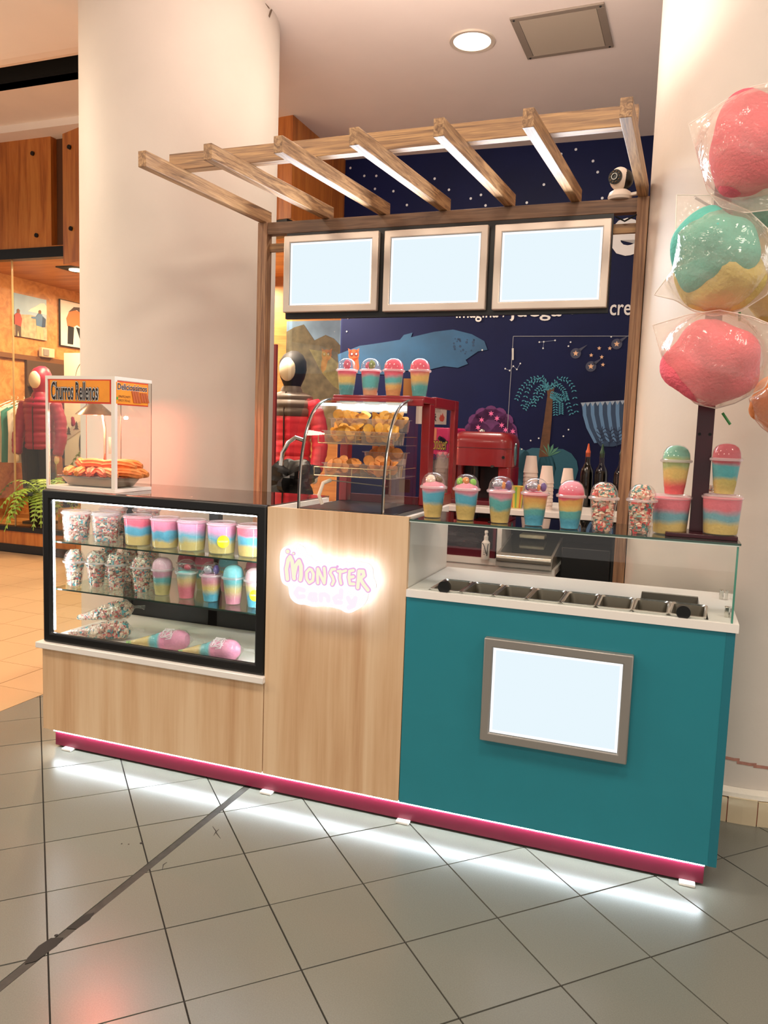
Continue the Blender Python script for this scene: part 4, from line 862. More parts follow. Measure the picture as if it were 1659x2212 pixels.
FA = floss('floss_blue_yellow_pink', [(0,'ee7f8c'),(.06,'e9c88c'),(.098,'8fd3d6')], .04, 120, .2); FB = floss('floss_lilac_yellow_blue', [(0,BL),(.045,YE),(.078,'f0a0a8'),(.10,'f2b4cc')], .05, 120, .15); FC = floss('floss_aqua_yellow_rose', [(0,'ef9db0'),(.045,'e4cf90'),(.085,'79c7cc'),(.11,'93dbe4')], .04, 120, .18)
FT = floss('floss_tub', [(0,YE),(.045,BL),(.083,PK)], .03); FT2 = floss('floss_tub_wavy', [(0,YE),(.04,BL),(.074,'ee8ba8')], .06); FT3 = floss('floss_tub_pale', [(0,'ecd27e'),(.052,'78c6da'),(.078,'f0a4c6')], .05, 120, .16); FT4 = floss('floss_tub_grey_blue', [(0,'efd07a'),(.042,'7fb9c4'),(.078,'ef7c88')], .035, 120, .12)

GT = 1.150
GRP = 'dome cups on the glass counter top'
gl_ = [('leftmost cup on the glass counter top, marshmallow under its dome', 1.733,.105,F1,'high',[('marshmallow',MARSH,(-.008,-.012,.139),.018,(1.1,1,1)),('brown_candy',BROWN,(.018,0,.138),.014,(1,1,1))]),
       ('second cup on the glass counter top, green and orange gummies under its dome', 1.859,.097,F1,'high',[('green_gummy',GUMG,(-.022,-.008,.138),.013,(1,1,1.1)),('orange_gummy',GUMO,(0,-.012,.143),.013,(1,1,1)),('green_gummy',GUMG,(.022,0,.136),.013,(1,1,1.1))]),
       ('third cup on the glass counter top, wrapped sweets over pink teal yellow floss', 1.986,.089,F2,'low',[('silver_wrapper',WRAPS,(-.008,-.012,.138),.02,(1.1,.8,.9)),('orange_gummy',GUMO,(.012,-.018,.134),.010,(.7,.7,1.3)),('purple_wrapper',WRAPP,(.026,0,.134),.015,(.8,1,1.1))]),
       ('fourth cup on the glass counter top, purple wrapped sweets above red to blue floss', 2.108,.081,F3,'low',[('silver_wrapper',WRAPS,(-.006,-.014,.137),.02,(1.1,.8,.9)),('orange_gummy',GUMO,(.014,-.02,.134),.009,(.7,.7,1.3)),('purple_wrapper',WRAPP,(-.026,.004,.133),.013,(.8,1,1)),('purple_wrapper',WRAPP,(.027,0,.135),.014,(.8,1,1.1))]),
       ('fifth cup on the glass counter top, smooth pink floss filling its dome', 2.232,.066,F4,'full',None)]
for l, x, y, f, tp, tpg in gl_: cup(l, (x,y,GT), 'floss', f, tp, tpg, GRP)
cup('left one of two colourful popcorn cups on the glass counter top', (2.34,.056,GT), 'pop', 3, group=GRP); cup('right one of two colourful popcorn cups on the glass counter, beside the big tubs', (2.461,.060,GT), 'pop', 4, group=GRP)
# acrylic candy stand with maroon base and post
t = thing('candy_stand', 'maroon acrylic stand with flat base and upright post beside the big tubs', 'stand', (2.645,.14,GT))
bx('base', MAROON, -.105,-.085,0,.112,.05,.014, t, .002); bx('post', MAROON, -.032,.0,.014,.020,.012,1.16, t, .001)
for x in (-.022,.010):
    MB().cyl((x,-.001,.335),(x,.001,.335),.005,n=10).build('hook_hole', BLACKM, t)
for z, s in ((.60,-1),(.85,-1),(1.05,-1),(.60,1),(.85,1)): MB().tube([(0,.005,z),(s*.05,-.03,z+.005),(s*.09,-.07,z+.02)], .004, 6).build('hook', MAROON, t)
tub('left big tub of pink blue yellow floss at the foot of the maroon stand', (2.552,.135,GT), 'floss', FT4, 'big tubs by the maroon stand')
tub('right big tub of pink blue yellow floss on the maroon stand base', (2.706,.100,GT+.014), 'floss', FT4, 'big tubs by the maroon stand', .98)
cup('green domed cup of yellow and red floss standing on the left big tub', (2.558,.135,GT+.132), 'floss', F5, 'full', None, 'cups on top of the big tubs'); cup('red domed cup of teal and yellow floss standing on the right big tub', (2.708,.10,GT+.144), 'floss', F6, 'full', None, 'cups on top of the big tubs')
cup('popcorn cup half hidden behind the right big tub', (2.668,.235,GT), 'pop', 1, group=GRP)

# display case goods
Z1, Z2, Z0 = .488+.442, .488+.232, .488+.014
Q1 = 'popcorn tubs in the display case'; Q2 = 'floss tubs on the upper display shelf'
tub('front left popcorn tub on the upper display shelf', (.075,.13,Z1), 'pop', 0, Q1); tub('second popcorn tub on the upper display shelf, next to the floss tubs', (.215,.155,Z1), 'pop', 1, Q1)
tub('popcorn tub standing behind the others on the upper display shelf', (.105,.335,Z1), 'pop', 0, Q1); tub('popcorn tub at the back of the upper display shelf by the rear bar', (.245,.40,Z1), 'pop', 1, Q1)
for k, (x, f, l) in enumerate([(.385,FT,'first floss tub on the upper display shelf, beside the popcorn tubs'),(.525,FT2,'second floss tub on the upper display shelf, wavy blue band'),(.659,FT3,'third floss tub on the upper display shelf, between wavy tub and stickered tub'),(.806,FT3,'floss tub with round yellow sticker on the upper display shelf'),(.948,FT,'rightmost floss tub on the upper display shelf beside the bright light strip')]):
    t = tub(l, (x,.16,Z1), 'floss', f, Q2)
    if k == 3: sticker(t, .0600, .055, .026, math.radians(-52))
Q3 = 'popcorn cups on the lower display shelf'; Q4 = 'floss cups on the lower display shelf'
for x, y, p, l in [(.062,.13,0,'front leftmost popcorn cup on the lower display shelf'),(.165,.15,1,'second popcorn cup from the left on the lower display shelf'),(.268,.16,2,'third popcorn cup from the left on the lower display shelf'),(.398,.165,0,'fourth popcorn cup on the lower display shelf, beside the pink domed cup'),
                   (.085,.33,2,'popcorn cup behind the leftmost one on the lower display shelf'),(.195,.34,0,'second popcorn cup from the left at the back of the lower display shelf'),(.300,.36,1,'popcorn cup at the back of the lower display shelf near the rear bar')]:
    cup(l, (x,y,Z2), 'pop', p, group=Q3, rz=x*20)
cup('pink domed cup of teal and yellow floss on the lower display shelf', (.507,.165,Z2), 'floss', F6 if False else floss('floss_rose_teal_olive', [(0,'d9c884'),(.05,'74bfc0'),(.092,'d9a0b4'),(.105,'f2c0cc')], .05, 120, .14), 'full', None, Q4)
cup('blue topped cup with dark red sweets under its dome on the lower display shelf', (.634,.16,Z2), 'floss', FA, 'low', [('red_gummy',GUMR,(.012,-.01,.136),.014,(1.2,1,.9)),('red_gummy',mat('gummy_dark','7c2a30',.3),(-.008,0,.136),.013,(1.2,1,.9))], Q4)
cup('cup with silver and purple wrapped sweets in its dome on the lower display shelf', (.756,.16,Z2), 'floss', FB, 'low', [('silver_wrapper',WRAPS,(-.008,-.012,.134),.020,(1.1,.9,.9)),('purple_wrapper',WRAPP,(.026,-.002,.137),.017,(.7,1,1.1))], Q4)
cup('aqua domed cup with pink base on the lower display shelf', (.864,.16,Z2), 'floss', FC, 'full', None, Q4)
t = cup('pale pink domed cup with yellow sticker at the right end of the lower display shelf', (.972,.155,Z2), 'floss', floss('floss_pale_pink_cream_blue', [(0,BL),(.055,'f0dc9c'),(.095,'f6c8d0')], .04, 120, .15), 'full', None, Q4); sticker(t, .0400, .055, .024, math.radians(-62))
for x, m, l in ((.500,floss('floss_deep_rose', [(0,'d8c48a'),(.05,'79bcc0'),(.09,'d46a7c')], .04),'left of two deep rose domed cups at the back of the lower display shelf'),(.590,floss('floss_deep_rose', [(0,YE),(.1,PK)]),'right of two deep rose domed cups at the back of the lower display shelf'),(.715,floss('floss_blue_dome_back', [(0,'f0a0a8'),(.06,YE),(.1,'7fc4cf')], .04),'blue grey domed cup at the back of the lower display shelf'),(.855,floss('floss_pink_dome_back', [(0,TE),(.06,YE),(.1,'e58ea6')], .04),'pink domed cup at the back right end of the lower display shelf')):
    cup(l, (x,.36,Z2), 'floss', m, 'full', None, Q4)
# bagged cones lying on the deck
BAGC = clear('cone_bag_film', 'fbfbfb', .08, 1.4, .06, 'ffffff', .6, 40)
def cone(label, a, b, r, kind, group, seed, tw=0):
    a = Vector(a); b = Vector(b); d = (b-a); L_ = d.length; q = d.to_track_quat('Z', 'Y').to_matrix()
    t = thing('bagged_cone', label, 'cone', a, 0, group); t.rotation_euler = q.to_euler()
    prof = [(.004,0),(.012,.03),(r*.95,L_*.74),(r*1.06,L_*.86),(r*.9,L_*.96),(r*.4,L_*1.04),(.008,L_*1.08)]
    MB().lathe([(p*1.05+.002, z) for p, z in prof], 20).build('clear_bag', BAGC, t)
    rad = lambda z: max(.004, min(r, .004+r*z/(L_*.72)) if z < L_*.88 else r*math.sqrt(max(.02, 1-((z-L_*.88)/(L_*.16))**2)))
    if kind == 'pop': stuff(inst('popcorn', popmesh(rad, .01, L_*1.02, 330, seed, POPC, .0100), t))
    else:
        s = L_/.27
        MB().lathe([(0,.0)]+[(rad(z)*(1+.04*math.sin(z*90)), z) for z in [L_*k/16 for k in range(1,17)]]+[(0,L_*1.04)], 24).build('candy_fill', kind, t)
        MB().tube([(rad(L_*.80)*1.02*math.cos(tw)+.001*k, rad(L_*.8)*1.0*math.sin(tw)+0.0, L_*.80) for k in (0,1)], .001, 4).build('tie', STEEL, t)
        rs_ = MB(); nn = 60; c0 = Vector((math.cos(tw), math.sin(tw), 0)); c1 = Vector((-math.sin(tw), math.cos(tw), 0))
        P_ = []
        for k in range(nn):
            u = k/nn; rr_ = .034*(1-u*.75)*(1+.25*math.sin(k*2.4)); aa = k*.62
            P_.append(c0*(r*1.09-.0006*abs(k-30)*.3)+c1*rr_*math.cos(aa)+Vector((0,0,L_*.72+rr_*math.sin(aa))))
        rs_.tube(P_, .0013, 5); rs_.build('lettered_scroll', mat('scroll_white','e9e4e6',.4), t)
        MB().lump((.0,.0,.012), .010, .3, 2, 4, (.7,.7,2.2), 10, 8).build('gummy_tip', mat('gummy_tip_multi','9fc47a',.4,noise_=.6,nscale=60), t)
    MB().tube([(0,0,L_*1.06),(.004,.0,L_*1.12),(.01,-.006,L_*1.20),(.012,-.012,L_*1.26)], [.009,.005,.007,.010], 8).build('bag_tail', BAGC, t)
    return t
cone('upper bagged popcorn cone lying on another in the display case', (.045,.16,.562), (.285,.225,.622), .044, 'pop', 'bagged cones on the case floor', 31)
cone('lower bagged popcorn cone lying on the display case floor', (.075,.07,.518), (.345,.135,.552), .044, 'pop', 'bagged cones on the case floor', 32)
FCONE = floss('floss_cone', [(0,'e9cf8c'),(.105,'7fc6cc'),(.155,'f2a2c0')], .02, 120, .1)
cone('left bagged floss cone, yellow blue pink, on the display case floor', (.40,.075,.516), (.665,.125,.548), .042, FCONE, 'bagged cones on the case floor', 33, math.radians(120))
cone('right bagged floss cone, yellow blue pink, against the right end of the case floor', (.672,.065,.516), (.935,.085,.550), .043, FCONE, 'bagged cones on the case floor', 34, math.radians(120))

# ------------------------------------------------------------------ filled churro warmer box
t = thing('churro_case', 'clear glass churro warmer box with orange signs on the display case', 'warmer', (-.005,.037,1.160))
CW = mat('churro_white_frame', 'efe3d6', .45)
W_, D_, H_ = .366, .245, .487
bx('base', CW, 0,0,0,W_,D_,.016, t, .002); bx('top_frame', CW, 0,0,H_-.014,W_,.012,H_, t); bx('top_frame', CW, W_-.012,.012,H_-.014,W_,D_,H_, t)
bx('corner_post', CW, 0,0,.016,.012,.012,H_-.014, t); bx('corner_post', CW, W_-.018,0,.016,W_,.016,H_-.014, t)
bx('pane', GLASS, .012,.004,.016,W_-.018,.007,H_-.014, t); bx('pane', GLASS, W_-.006,.016,.016,W_-.003,D_,H_-.014, t); bx('pane', GLASS, .003,.012,.016,.006,D_,H_-.014, t); bx('pane', GLASS, .006,D_-.004,.016,.20,D_-.001,H_-.014, t); bx('pane', GLASS, .19,D_-.009,.016,W_-.006,D_-.006,H_-.014, t); bx('pane', GLASS, .004,.004,H_-.006,W_-.004,D_,H_-.003, t)
DKE = mat('pane_dark_edge','6b5648',.4)
for x, y in ((.006,D_-.002),(.20,D_-.002),(W_-.003,D_)): bx('pane_edge', DKE, x-.001,y-.001,.016,x+.001,y+.001,H_-.014, t)
SO = mat('sign_orange', 'f0962a', .4, noise_=.12, nscale=9); SR_ = mat('sign_red', 'd33a20', .4); TB_ = mat('sign_black','1a0d0a',.5); TW_ = mat('sign_white','f6f0ea',.5); TBR = mat('sign_brown','4a1f10',.5)
f_ = bx('front_sign', SR_, .016,.0005,.372,W_-.020,.004,.474, t); bx('sign_field', SO, .026,-.0006,.379,W_-.026,.0005,.468, f_)
for m_, of, y in ((TBR,.10,-.0012),(TW_,.07,-.0018),(TB_,.028,-.0024)):
    wd = .245+of*.10; ht = .074+of*.10
    inst('sign_lettering', textmesh('sign_lettering', 'Churros Rellenos', m_, wd, ht, offset=of*.6), f_, (.153-wd/2+.005, y, .4235-ht/2))
f_ = bx('side_sign', SR_, W_-.004,.004,.370,W_-.0005,.220,.470, t); bx('sign_field', SO, W_-.0005,.008,.375,W_+.0006,.216,.465, f_)
for m_, of, e in ((TW_,.07,.0012),(mat('sign_navy','1c1a2e',.5),.03,.0018)):
    wd = .19+of*.08; ht = .024+of*.08
    inst('sign_lettering', textmesh('sign_lettering', 'Deliciosisimos', m_, wd, ht, offset=of*.5), f_, (W_+e, .112-wd/2, .447-ht/2), (0,0,PI/2))
for k, s in enumerate(('0969524691','0957170162')): inst('sign_lettering', textmesh('sign_lettering', s, TBR, .075, .010), f_, (W_+.0012,.022,.401-.017*k), (0,0,PI/2))
MB().prism([(.010,.392),(.019,.392),(.019,.403),(.010,.403)], W_+.0006, W_+.0012, 'yz').build('green_mark', mat('mark_green','3f9a35',.5), f_, smooth=False)
for k in range(2):
    y0 = .105+.055*k; b = MB()
    for q in range(3):
        b.prism([(y0+.016*q,.432-.004*k),(y0+.0145+.016*q,.432-.004*k),(y0+.0145+.018*q+.014,.383+.003*k),(y0+.018*q+.014,.383+.003*k)], W_+.0006, W_+.003, 'yz')
    b.build('churro_print', mat('print_churro','c2602c',.5), f_, smooth=False)
# heat lamp inside
t = thing('heat_lamp', 'small steel heat lamp glowing orange inside the churro box', 'lamp', (.144,.19,1.176))
bx('foot', STEEL, -.03,.02,0,.03,.06,.004, t)
MB().tube([(0,.045,0),(.0,.045,.25),(0,.03,.315),(0,-.01,.34)], .006, 10).build('stem', mat('lamp_stem','c9b9a4',.3,.7), t)
MB().lathe([(.018,.052),(.03,.048),(.075,.008),(.083,.0),(.079,.0),(.072,.008),(.03,.043)], 28, (0,-.02,.31)).build('lamp_shade', mat('lamp_shade_steel','b8906f',.25,.9), t)
MB().sphere((0,-.02,.345), .024, 16, 10, (1,1,.8)).build('bulb', glow('heat_bulb','ffc57a',2.5), t)
bx('pink_tag', mat('pink_tag','e77f7a',.6), .022,.043,.14,.05,.045,.215, t)
MB().tube([(.004,.04,.14),(.0,.03,.10),(-.012,.01,.06),(-.02,.0,.03)], .0025, 6).build('cord', mat('cord_orange','cf6a4a',.6), t)
l_ = bpy.data.lights.new('heat_lamp_light', 'POINT'); l_.energy = 24; l_.color = (1,.22,.13); l_.shadow_soft_size = .008
o = bpy.data.objects.new('heat_lamp_light', l_); C.objects.link(o); o.location = (.144,.17,1.480)
# tray and churros
t = thing('churro_tray', 'oblong steel tray with perforated rack under the churros', 'tray', (.19,.155,1.176))
b = ringloft([rrect(.128,.078,.03,.004),rrect(.15,.095,.03,.040),rrect(.162,.106,.03,.042),rrect(.162,.106,.03,.045),rrect(.148,.092,.03,.043),rrect(.126,.076,.03,.008)])
b.build('tray_body', mat('tray_steel','a89a8c',.3,1), t)
rk = MB()
for k in range(17): rk.tube([(-.145+.018*k,-.095,.046),(-.145+.018*k,.095,.046)], .0016, 5)
for y in (-.09,0,.09): rk.tube([(-.15,y,.0455),(.15,y,.0455)], .0018, 5)
rk.build('wire_rack', STEEL, t)
CH = mat('churro_brown', 'c87a3a', .6, noise_=.25, nscale=40); CHD = mat('churro_red', 'd0603a', .6, noise_=.25, nscale=40)
def ridged(L_, r, seed):
    q = random.Random(seed); n = 32; b = MB(); secs = []
    for i in range(9):
        x = -L_/2+L_*i/8; e = .55 if i in (0,8) else 1
        secs.append([(x, (r*e*(1+.10*math.cos(8*2*PI*k/n)))*math.cos(2*PI*k/n), (r*e*(1+.10*math.cos(8*2*PI*k/n)))*math.sin(2*PI*k/n)-.010*(x/(L_/2))**2) for k in range(n)])
    vs = [p for s in secs for p in s]; fs = [(i*n+k, i*n+(k+1)%n, (i+1)*n+(k+1)%n, (i+1)*n+k) for i in range(8) for k in range(n)]
    fs += [tuple(range(n-1,-1,-1)), tuple(range(8*n,9*n))]
    return b.add(vs, fs)
CHS = [(.07,.10,0,-62,.13,CH,'churro at the front left corner of the tray, open end to the camera'),(.13,.10,0,-66,.13,CH,'second churro from the left in the front row of the tray'),(.185,.105,0,-60,.13,CHD,'reddish churro in the middle of the front row of the tray'),(.235,.10,0,-35,.14,CHD,'reddish churro right of the middle of the tray'),(.285,.085,0,-20,.14,CH,'dark tipped churro near the right front of the tray'),
       (.325,.14,0,12,.17,CH,'lowest long churro reaching over the right end of the tray'),(.31,.21,0,8,.16,CH,'churro lying behind at the right rear of the tray'),(.17,.205,0,5,.15,CH,'churro lying along the rear of the tray'),
       (.17,.135,1,8,.15,CH,'long churro on top of the pile under the heat lamp'),(.285,.15,1,10,.17,CH,'long churro on top of the right half of the pile'),(.085,.15,1,-40,.12,CH,'short churro on top of the left end of the pile'),(.28,.21,1,14,.15,CH,'churro on top at the rear right of the pile')]
for k, (x, y, lv, a, L_, m_, l) in enumerate(CHS):
    t = thing('churro', l, 'churro', (x, y, 1.243+lv*.034), math.radians(a), 'churros in the warmer')
    o = ridged(L_, .0185, k).build('dough', m_, t)
    MB().lathe([(0,0),(.0075,0),(.0075,.002),(0,.002)], 12, (-L_/2-.0005,0,-.010), Matrix.Rotation(-PI/2,3,'Y')).build('filling', mat('churro_filling','5a2314',.4), t)

# ------------------------------------------------------------------ curved glass snack warmer on the tower
t = thing('snack_warmer', 'red framed snack warmer with curved glass front full of potato chips', 'warmer', (0,0,1.138))
XL, XR = 1.205, 1.603
bx('base', mat('warmer_floor','181214',.3), XL,.05,0,XR,.50,.018, t, .003)
bx('top_plate', RED, XL,.36,.437,XR,.51,.465, t, .004); bx('top_front_lip', RED, XL,.345,.425,XR,.36,.452, t, .003)
for x in (XL, XR-.036): bx('rear_post', RED, x,.45,.018,x+.036,.50,.437, t, .003)
arc = [(.052,.0),(.054,.10),(.066,.20),(.094,.29),(.14,.365),(.20,.412),(.27,.436),(.345,.446)]
from bisect import bisect
def arcs(n=28):
    o = []
    for i in range(n):
        s = i/(n-1)*(len(arc)-1); k = min(int(s), len(arc)-2); f = s-k
        p = [arc[max(k-1,0)], arc[k], arc[k+1], arc[min(k+2,len(arc)-1)]]
        o.append(tuple(.5*((2*p[1][j])+(-p[0][j]+p[2][j])*f+(2*p[0][j]-5*p[1][j]+4*p[2][j]-p[3][j])*f*f+(-p[0][j]+3*p[1][j]-3*p[2][j]+p[3][j])*f**3) for j in (0,1)))
    return o
A_ = arcs()
b = MB(); n = len(A_)
b.add([(x,y,z) for x in (XL+.012, XR-.042) for y, z in A_], [(i, i+n, i+n+1, i+1) for i in range(n-1)])
b.build('curved_glass', GLASS, t, ang=80)
for x in (XL+.008, XR-.046):
    o = MB().tube([(x,y,z) for y, z in A_], .0055, 8).build('glass_edge', mat('edge_chrome','c9c3ba',.15,.9), t)
    MB().tube([(x-.001,y-.005,z+.002) for y, z in A_], .0035, 6).build('black_seal', BLACK, o)
for x in (XL+.009, XR-.05):
    vs = [(x,y,z) for y, z in A_]+[(x,.45,.446),(x,.45,.0)]
    MB().add(vs, [tuple(range(len(vs)))]).build('side_glass', GLASS, t, smooth=False)
MB().tube([(XL-.002,.10,.275),(XL-.03,.085,.285),(XL-.055,.075,.265),(XL-.075,.068,.225),(XL-.08,.066,.175)], .0085, 10).build('curved_handle', CHROME, t)
bx('led_tube', glow('warmer_tube', 'f4f8f6', 5), XL+.05,.30,.405,XR-.07,.325,.423, t); bx('tube_reflector', mat('reflector','d7d5cf',.2,.7), XL+.03,.33,.395,XR-.06,.338,.437, t)
SHG = clear('rack_glass', 'eef2ee', .03, 1.4, .05)
for z, y0 in ((.142,.135),(.268,.165)):
    s_ = bx('glass_shelf', SHG, XL+.03, y0, z-.004, XR-.052, .44, z, t)
    fr_ = MB()
    for zz in (z, z+.032): fr_.tube([(XL+.03,y0,zz),(XR-.052,y0,zz)], .0016, 6)
    for x in (XL+.03, (XL+XR)/2-.01, XR-.052): fr_.tube([(x,y0,z),(x,y0,z+.032)], .0016, 6)
    for x in (XL+.03, XR-.052): fr_.tube([(x,y0,z+.032),(x,.44,z+.032)], .0016, 6)
    fr_.build('wire_guard', mat('guard_brass','cbb083',.25,.8), t)
MB().tube([(XL+.075,.12,.03),(XL+.062,.115,.065),(XL+.072,.13,.112),(XL+.085,.17,.122)], .0075, 8).build('serving_hook', mat('hook_cream','e9d9c8',.4), t)
MB().tube([(XL+.085,.17,.122),(XR-.08,.19,.108)], .0022, 6).build('door_wire', STEEL, t)
bx('control_knob_plate', BLACKM, XR-.12,.44,.07,XR-.075,.45,.125, t)
bx('door_lower_rail', REDD, XL+.045,.47,.018,XR-.045,.49,.05, t); bx('door_middle_post', REDD, XL+.20,.475,.05,XL+.225,.49,.437, t)
f_ = thing('warmer_door', 'open red framed rear door of the snack warmer, swung out towards the back', 'door', (0,0,1.138))
bx('hinge_stile', RED, 1.580,.505,.02,1.600,.53,.46, f_, .003); bx('free_stile', RED, 1.580,.84,.02,1.602,.90,.470, f_, .003); bx('top_rail', RED, 1.580,.53,.425,1.602,.84,.470, f_, .003); bx('bottom_rail', RED, 1.580,.53,.0,1.602,.84,.05, f_, .003)
bx('pane', GLASS, 1.589,.53,.05,1.593,.84,.425, f_)
# plastic chip trays and chips
CHIP = mat('chip_gold', 'e3a63c', .5, noise_=.18, nscale=30); CHIPR = mat('chip_red', 'df9048', .55, noise_=.2, nscale=30)
b = MB(); n = 12; vs = [(0,0,.0)]
for ri, r in enumerate((.014,.026)):
    vs += [(r*math.cos(2*PI*k/n), r*math.sin(2*PI*k/n), .30*r*r*40*math.cos(2*2*PI*k/n)*.5) for k in range(n)]
fs = [(0,1+k,1+(k+1)%n) for k in range(n)]+[(1+k,13+k,13+(k+1)%n,1+(k+1)%n) for k in range(n)]
CHM = b.add(vs, fs).mesh('potato_chip', CHIP); CHM2 = CHM.copy(); CHM2.materials.clear(); CHM2.materials.append(CHIPR)
TRAYP = clear('tray_plastic', 'f2eee6', .08, 1.4, .10)
ct = ringloft([rrect(.074,.046,.015,.0),rrect(.078,.050,.016,.045),rrect(.085,.056,.016,.046),rrect(.085,.056,.016,.049),rrect(.077,.049,.016,.047),rrect(.072,.044,.015,.003)]).mesh('tray_body', TRAYP)
TRAYS = [(1.335,.205,.268,'upper left front',13,0,0),(1.49,.205,.268,'upper right front',13,0,0),(1.33,.275,.318,'upper left rear stacked',13,0,0),(1.485,.275,.318,'upper right rear stacked',13,0,0),
         (1.34,.20,.142,'lower left front',9,1,0),(1.49,.20,.142,'lower right front',11,1,0),(1.475,.29,.190,'lower right rear stacked',11,1,0)]
q = random.Random(4)
for x, y, z, nm, cnt, red, _ in TRAYS:
    t = thing('chip_tray', 'clear plastic tray of %s chips, %s tray in the snack warmer' % ('reddish' if red else 'golden', nm), 'tray', (x, y, 1.138+z), 0, 'chip trays in the snack warmer')
    inst('tray_body', ct, t)
    for k in range(cnt+17):
        u = -.058+.116*((k*.618)%1); v = q.uniform(-.03,.03)
        c = thing('potato_chip', '%s potato chip in the %s tray of the snack warmer' % ('reddish' if red else 'round golden', nm), 'chip', (x+u, y+v, 1.138+z+.014+.0016*k+q.uniform(0,.010)), q.uniform(0,6), 'chips in the %s tray' % nm)
        c.rotation_euler = (q.uniform(.7,1.6)*(1 if k % 2 else -1) if k > 3 else q.uniform(-.5,.5), q.uniform(-.5,.5), q.uniform(-.9,.9))
        inst('chip_slice', CHM2 if red else CHM, c, scale=(.82,)*3)
GW = 'dome cups on top of the snack warmer'
for l, x, f, tp, tg in [('leftmost cup on top of the snack warmer, red sugar gummy under its clear dome',1.238,F7,'low',[('red_gummy',SUGAR,(.002,-.006,.138),.018,(1,.9,1.2))]),('second cup on top of the snack warmer, green gummy under its clear dome',1.345,F8,'low',[('red_gummy',SUGAR,(-.012,0,.134),.014,(1,1,1.2)),('green_gummy',SUGG,(.008,-.008,.137),.017,(.9,.9,1.2))]),
                        ('third cup on top of the snack warmer, pink dome over teal and gold floss',1.447,F9,'full',None),('rightmost cup on top of the snack warmer, pink dome over yellow and teal floss',1.560,floss('floss_pink_gold_teal', [(0,'63b8b4'),(.055,'efc070'),(.098,PK)], .03, 120, .16),'full',None)]:
    cup(l, (x,.425,1.603), 'floss', f, tp, tg, GW, sc=.93)
bx_ = bx('napkin_box', mat('carton_tan','c98d4d',.6), 1.475,.47,1.603,1.545,.505,1.68); tag(bx_, 'small tan carton behind the third cup on the snack warmer', 'box')
t = thing('lid_stack', 'low white stack of lids behind the second cup on the snack warmer', 'lid', (1.325,.482,1.603)); MB().cyl((0,0,0),(0,0,.018),.03,n=24).build('stack', WHITE, t)
# dark bag and stool behind the case
t = thing('stool', 'pale round stool with chrome legs behind the display case', 'stool', (-.02,2.45,0))
MB().lathe([(0,.93),(.2,.93),(.21,.95),(.20,.975),(0,.98)], 28).build('seat', mat('stool_pale','b9a999',.5), t)
for k in range(4):
    a = PI/4+PI/2*k; MB().tube([(.13*math.cos(a),.13*math.sin(a),.93),(.2*math.cos(a),.2*math.sin(a),0)], .014, 10).build('leg', CHROME, t)
MB().tube([(.18*math.cos(2*PI*k/24),.18*math.sin(2*PI*k/24),.35) for k in range(25)], .01, 8).build('foot_ring', CHROME, t)
b = MB().lump((0,0,.11), .17, .5, 2.0, 3, (1.05,.8,.85), 26, 18); tag(b.build('black_bag', mat('bag_black','0b0a0b',.5), loc=(-.05,2.43,.97)), 'crumpled black bag lying on the pale stool', 'bag')
bx_ = bx('red_box', mat('box_red','b3232c',.4), -.2,2.69,0,.05,2.82,.86); tag(bx_, 'red box on the floor behind the pale stool', 'box')

# ------------------------------------------------------------------ back counter
t = thing('back_counter', 'white topped back counter with open bays behind the glass guard box', 'counter', (0,0,0))
bx('worktop', WHITE, 1.20,1.24,1.062,2.326,1.85,1.090, t, .002)
bx('rear_panel', BLACKM, 1.22,1.80,0,2.32,1.82,1.062, t); bx('end_panel', WHITE, 1.22,1.26,0,1.24,1.80,1.062, t); bx('end_panel', BLACKM, 2.30,1.27,0,2.32,1.80,1.062, t); bx('divider', WHITE, 1.738,1.25,0,1.762,1.80,1.062, t)
bx('shelf', WHITE, 1.24,1.24,.80,1.738,1.80,.832, t); bx('shelf', WHITE, 1.762,1.14,.79,2.05,1.80,.82, t); bx('lower_front', WHITE, 1.24,1.25,.05,1.738,1.27,.80, t); bx('lower_front', WHITE, 1.762,1.16,.05,2.05,1.18,.79, t); bx('bay_back', BLACKM, 1.762,1.5,.05,2.30,1.52,1.06, t)
t = thing('red_cooler', 'dark red open bin in the left bay below the back counter', 'box', (1.26,1.26,.832))
for n_, a in (('floor_panel',(0,0,0,.47,.45,.02)),('rear_panel',(0,.43,.02,.47,.45,.215)),('side_panel',(0,0,.02,.015,.43,.215)),('side_panel',(.455,0,.02,.47,.43,.215)),('front_lip',(.015,0,.02,.455,.015,.045))): bx(n_, REDD, *a, t)
b = MB().lump((0,0,.06), .07, .6, 2, 5, (2.2,1,.6), 20, 12); tag(b.build('clear_bag', clear('loose_film','e9dede',.1,1.4,.08,'e9dede',.8,20), loc=(1.50,1.42,.852)), 'crumpled clear plastic bag lying in the dark red bin', 'bag')
t = thing('spray_bottle', 'small white spray bottle with dark printed swirl under the back counter', 'bottle', (1.690,1.215,.832))
MB().lathe([(0,0),(.019,0),(.021,.004),(.021,.085),(.012,.096),(.010,.100),(0,.100)], 22).build('body', mat('bottle_white','ece6df',.35), t); MB().lathe([(0,.10),(.011,.10),(.011,.118),(.007,.122),(.007,.134),(.010,.136),(.008,.146),(0,.148)], 18).build('spray_head', mat('bottle_white','ece6df',.35), t)
MB().box(-.003,-.022,.132,.003,-.006,.138).build('nozzle', mat('bottle_white','ece6df',.35), t)
ME_ = MB()
for a0, a1, z0_, z1_ in ((-2.3,-1.2,.082,.03),(-.75,-1.0,.08,.02)):
    ME_.tube([(.0212*math.cos(a0+(a1-a0)*s), .0212*math.sin(a0+(a1-a0)*s), z0_+(z1_-z0_)*s*s) for s in [k/10 for k in range(11)]], .0022, 5)
ME_.build('dark_swirl', mat('swirl_ink','23262e',.5), t)
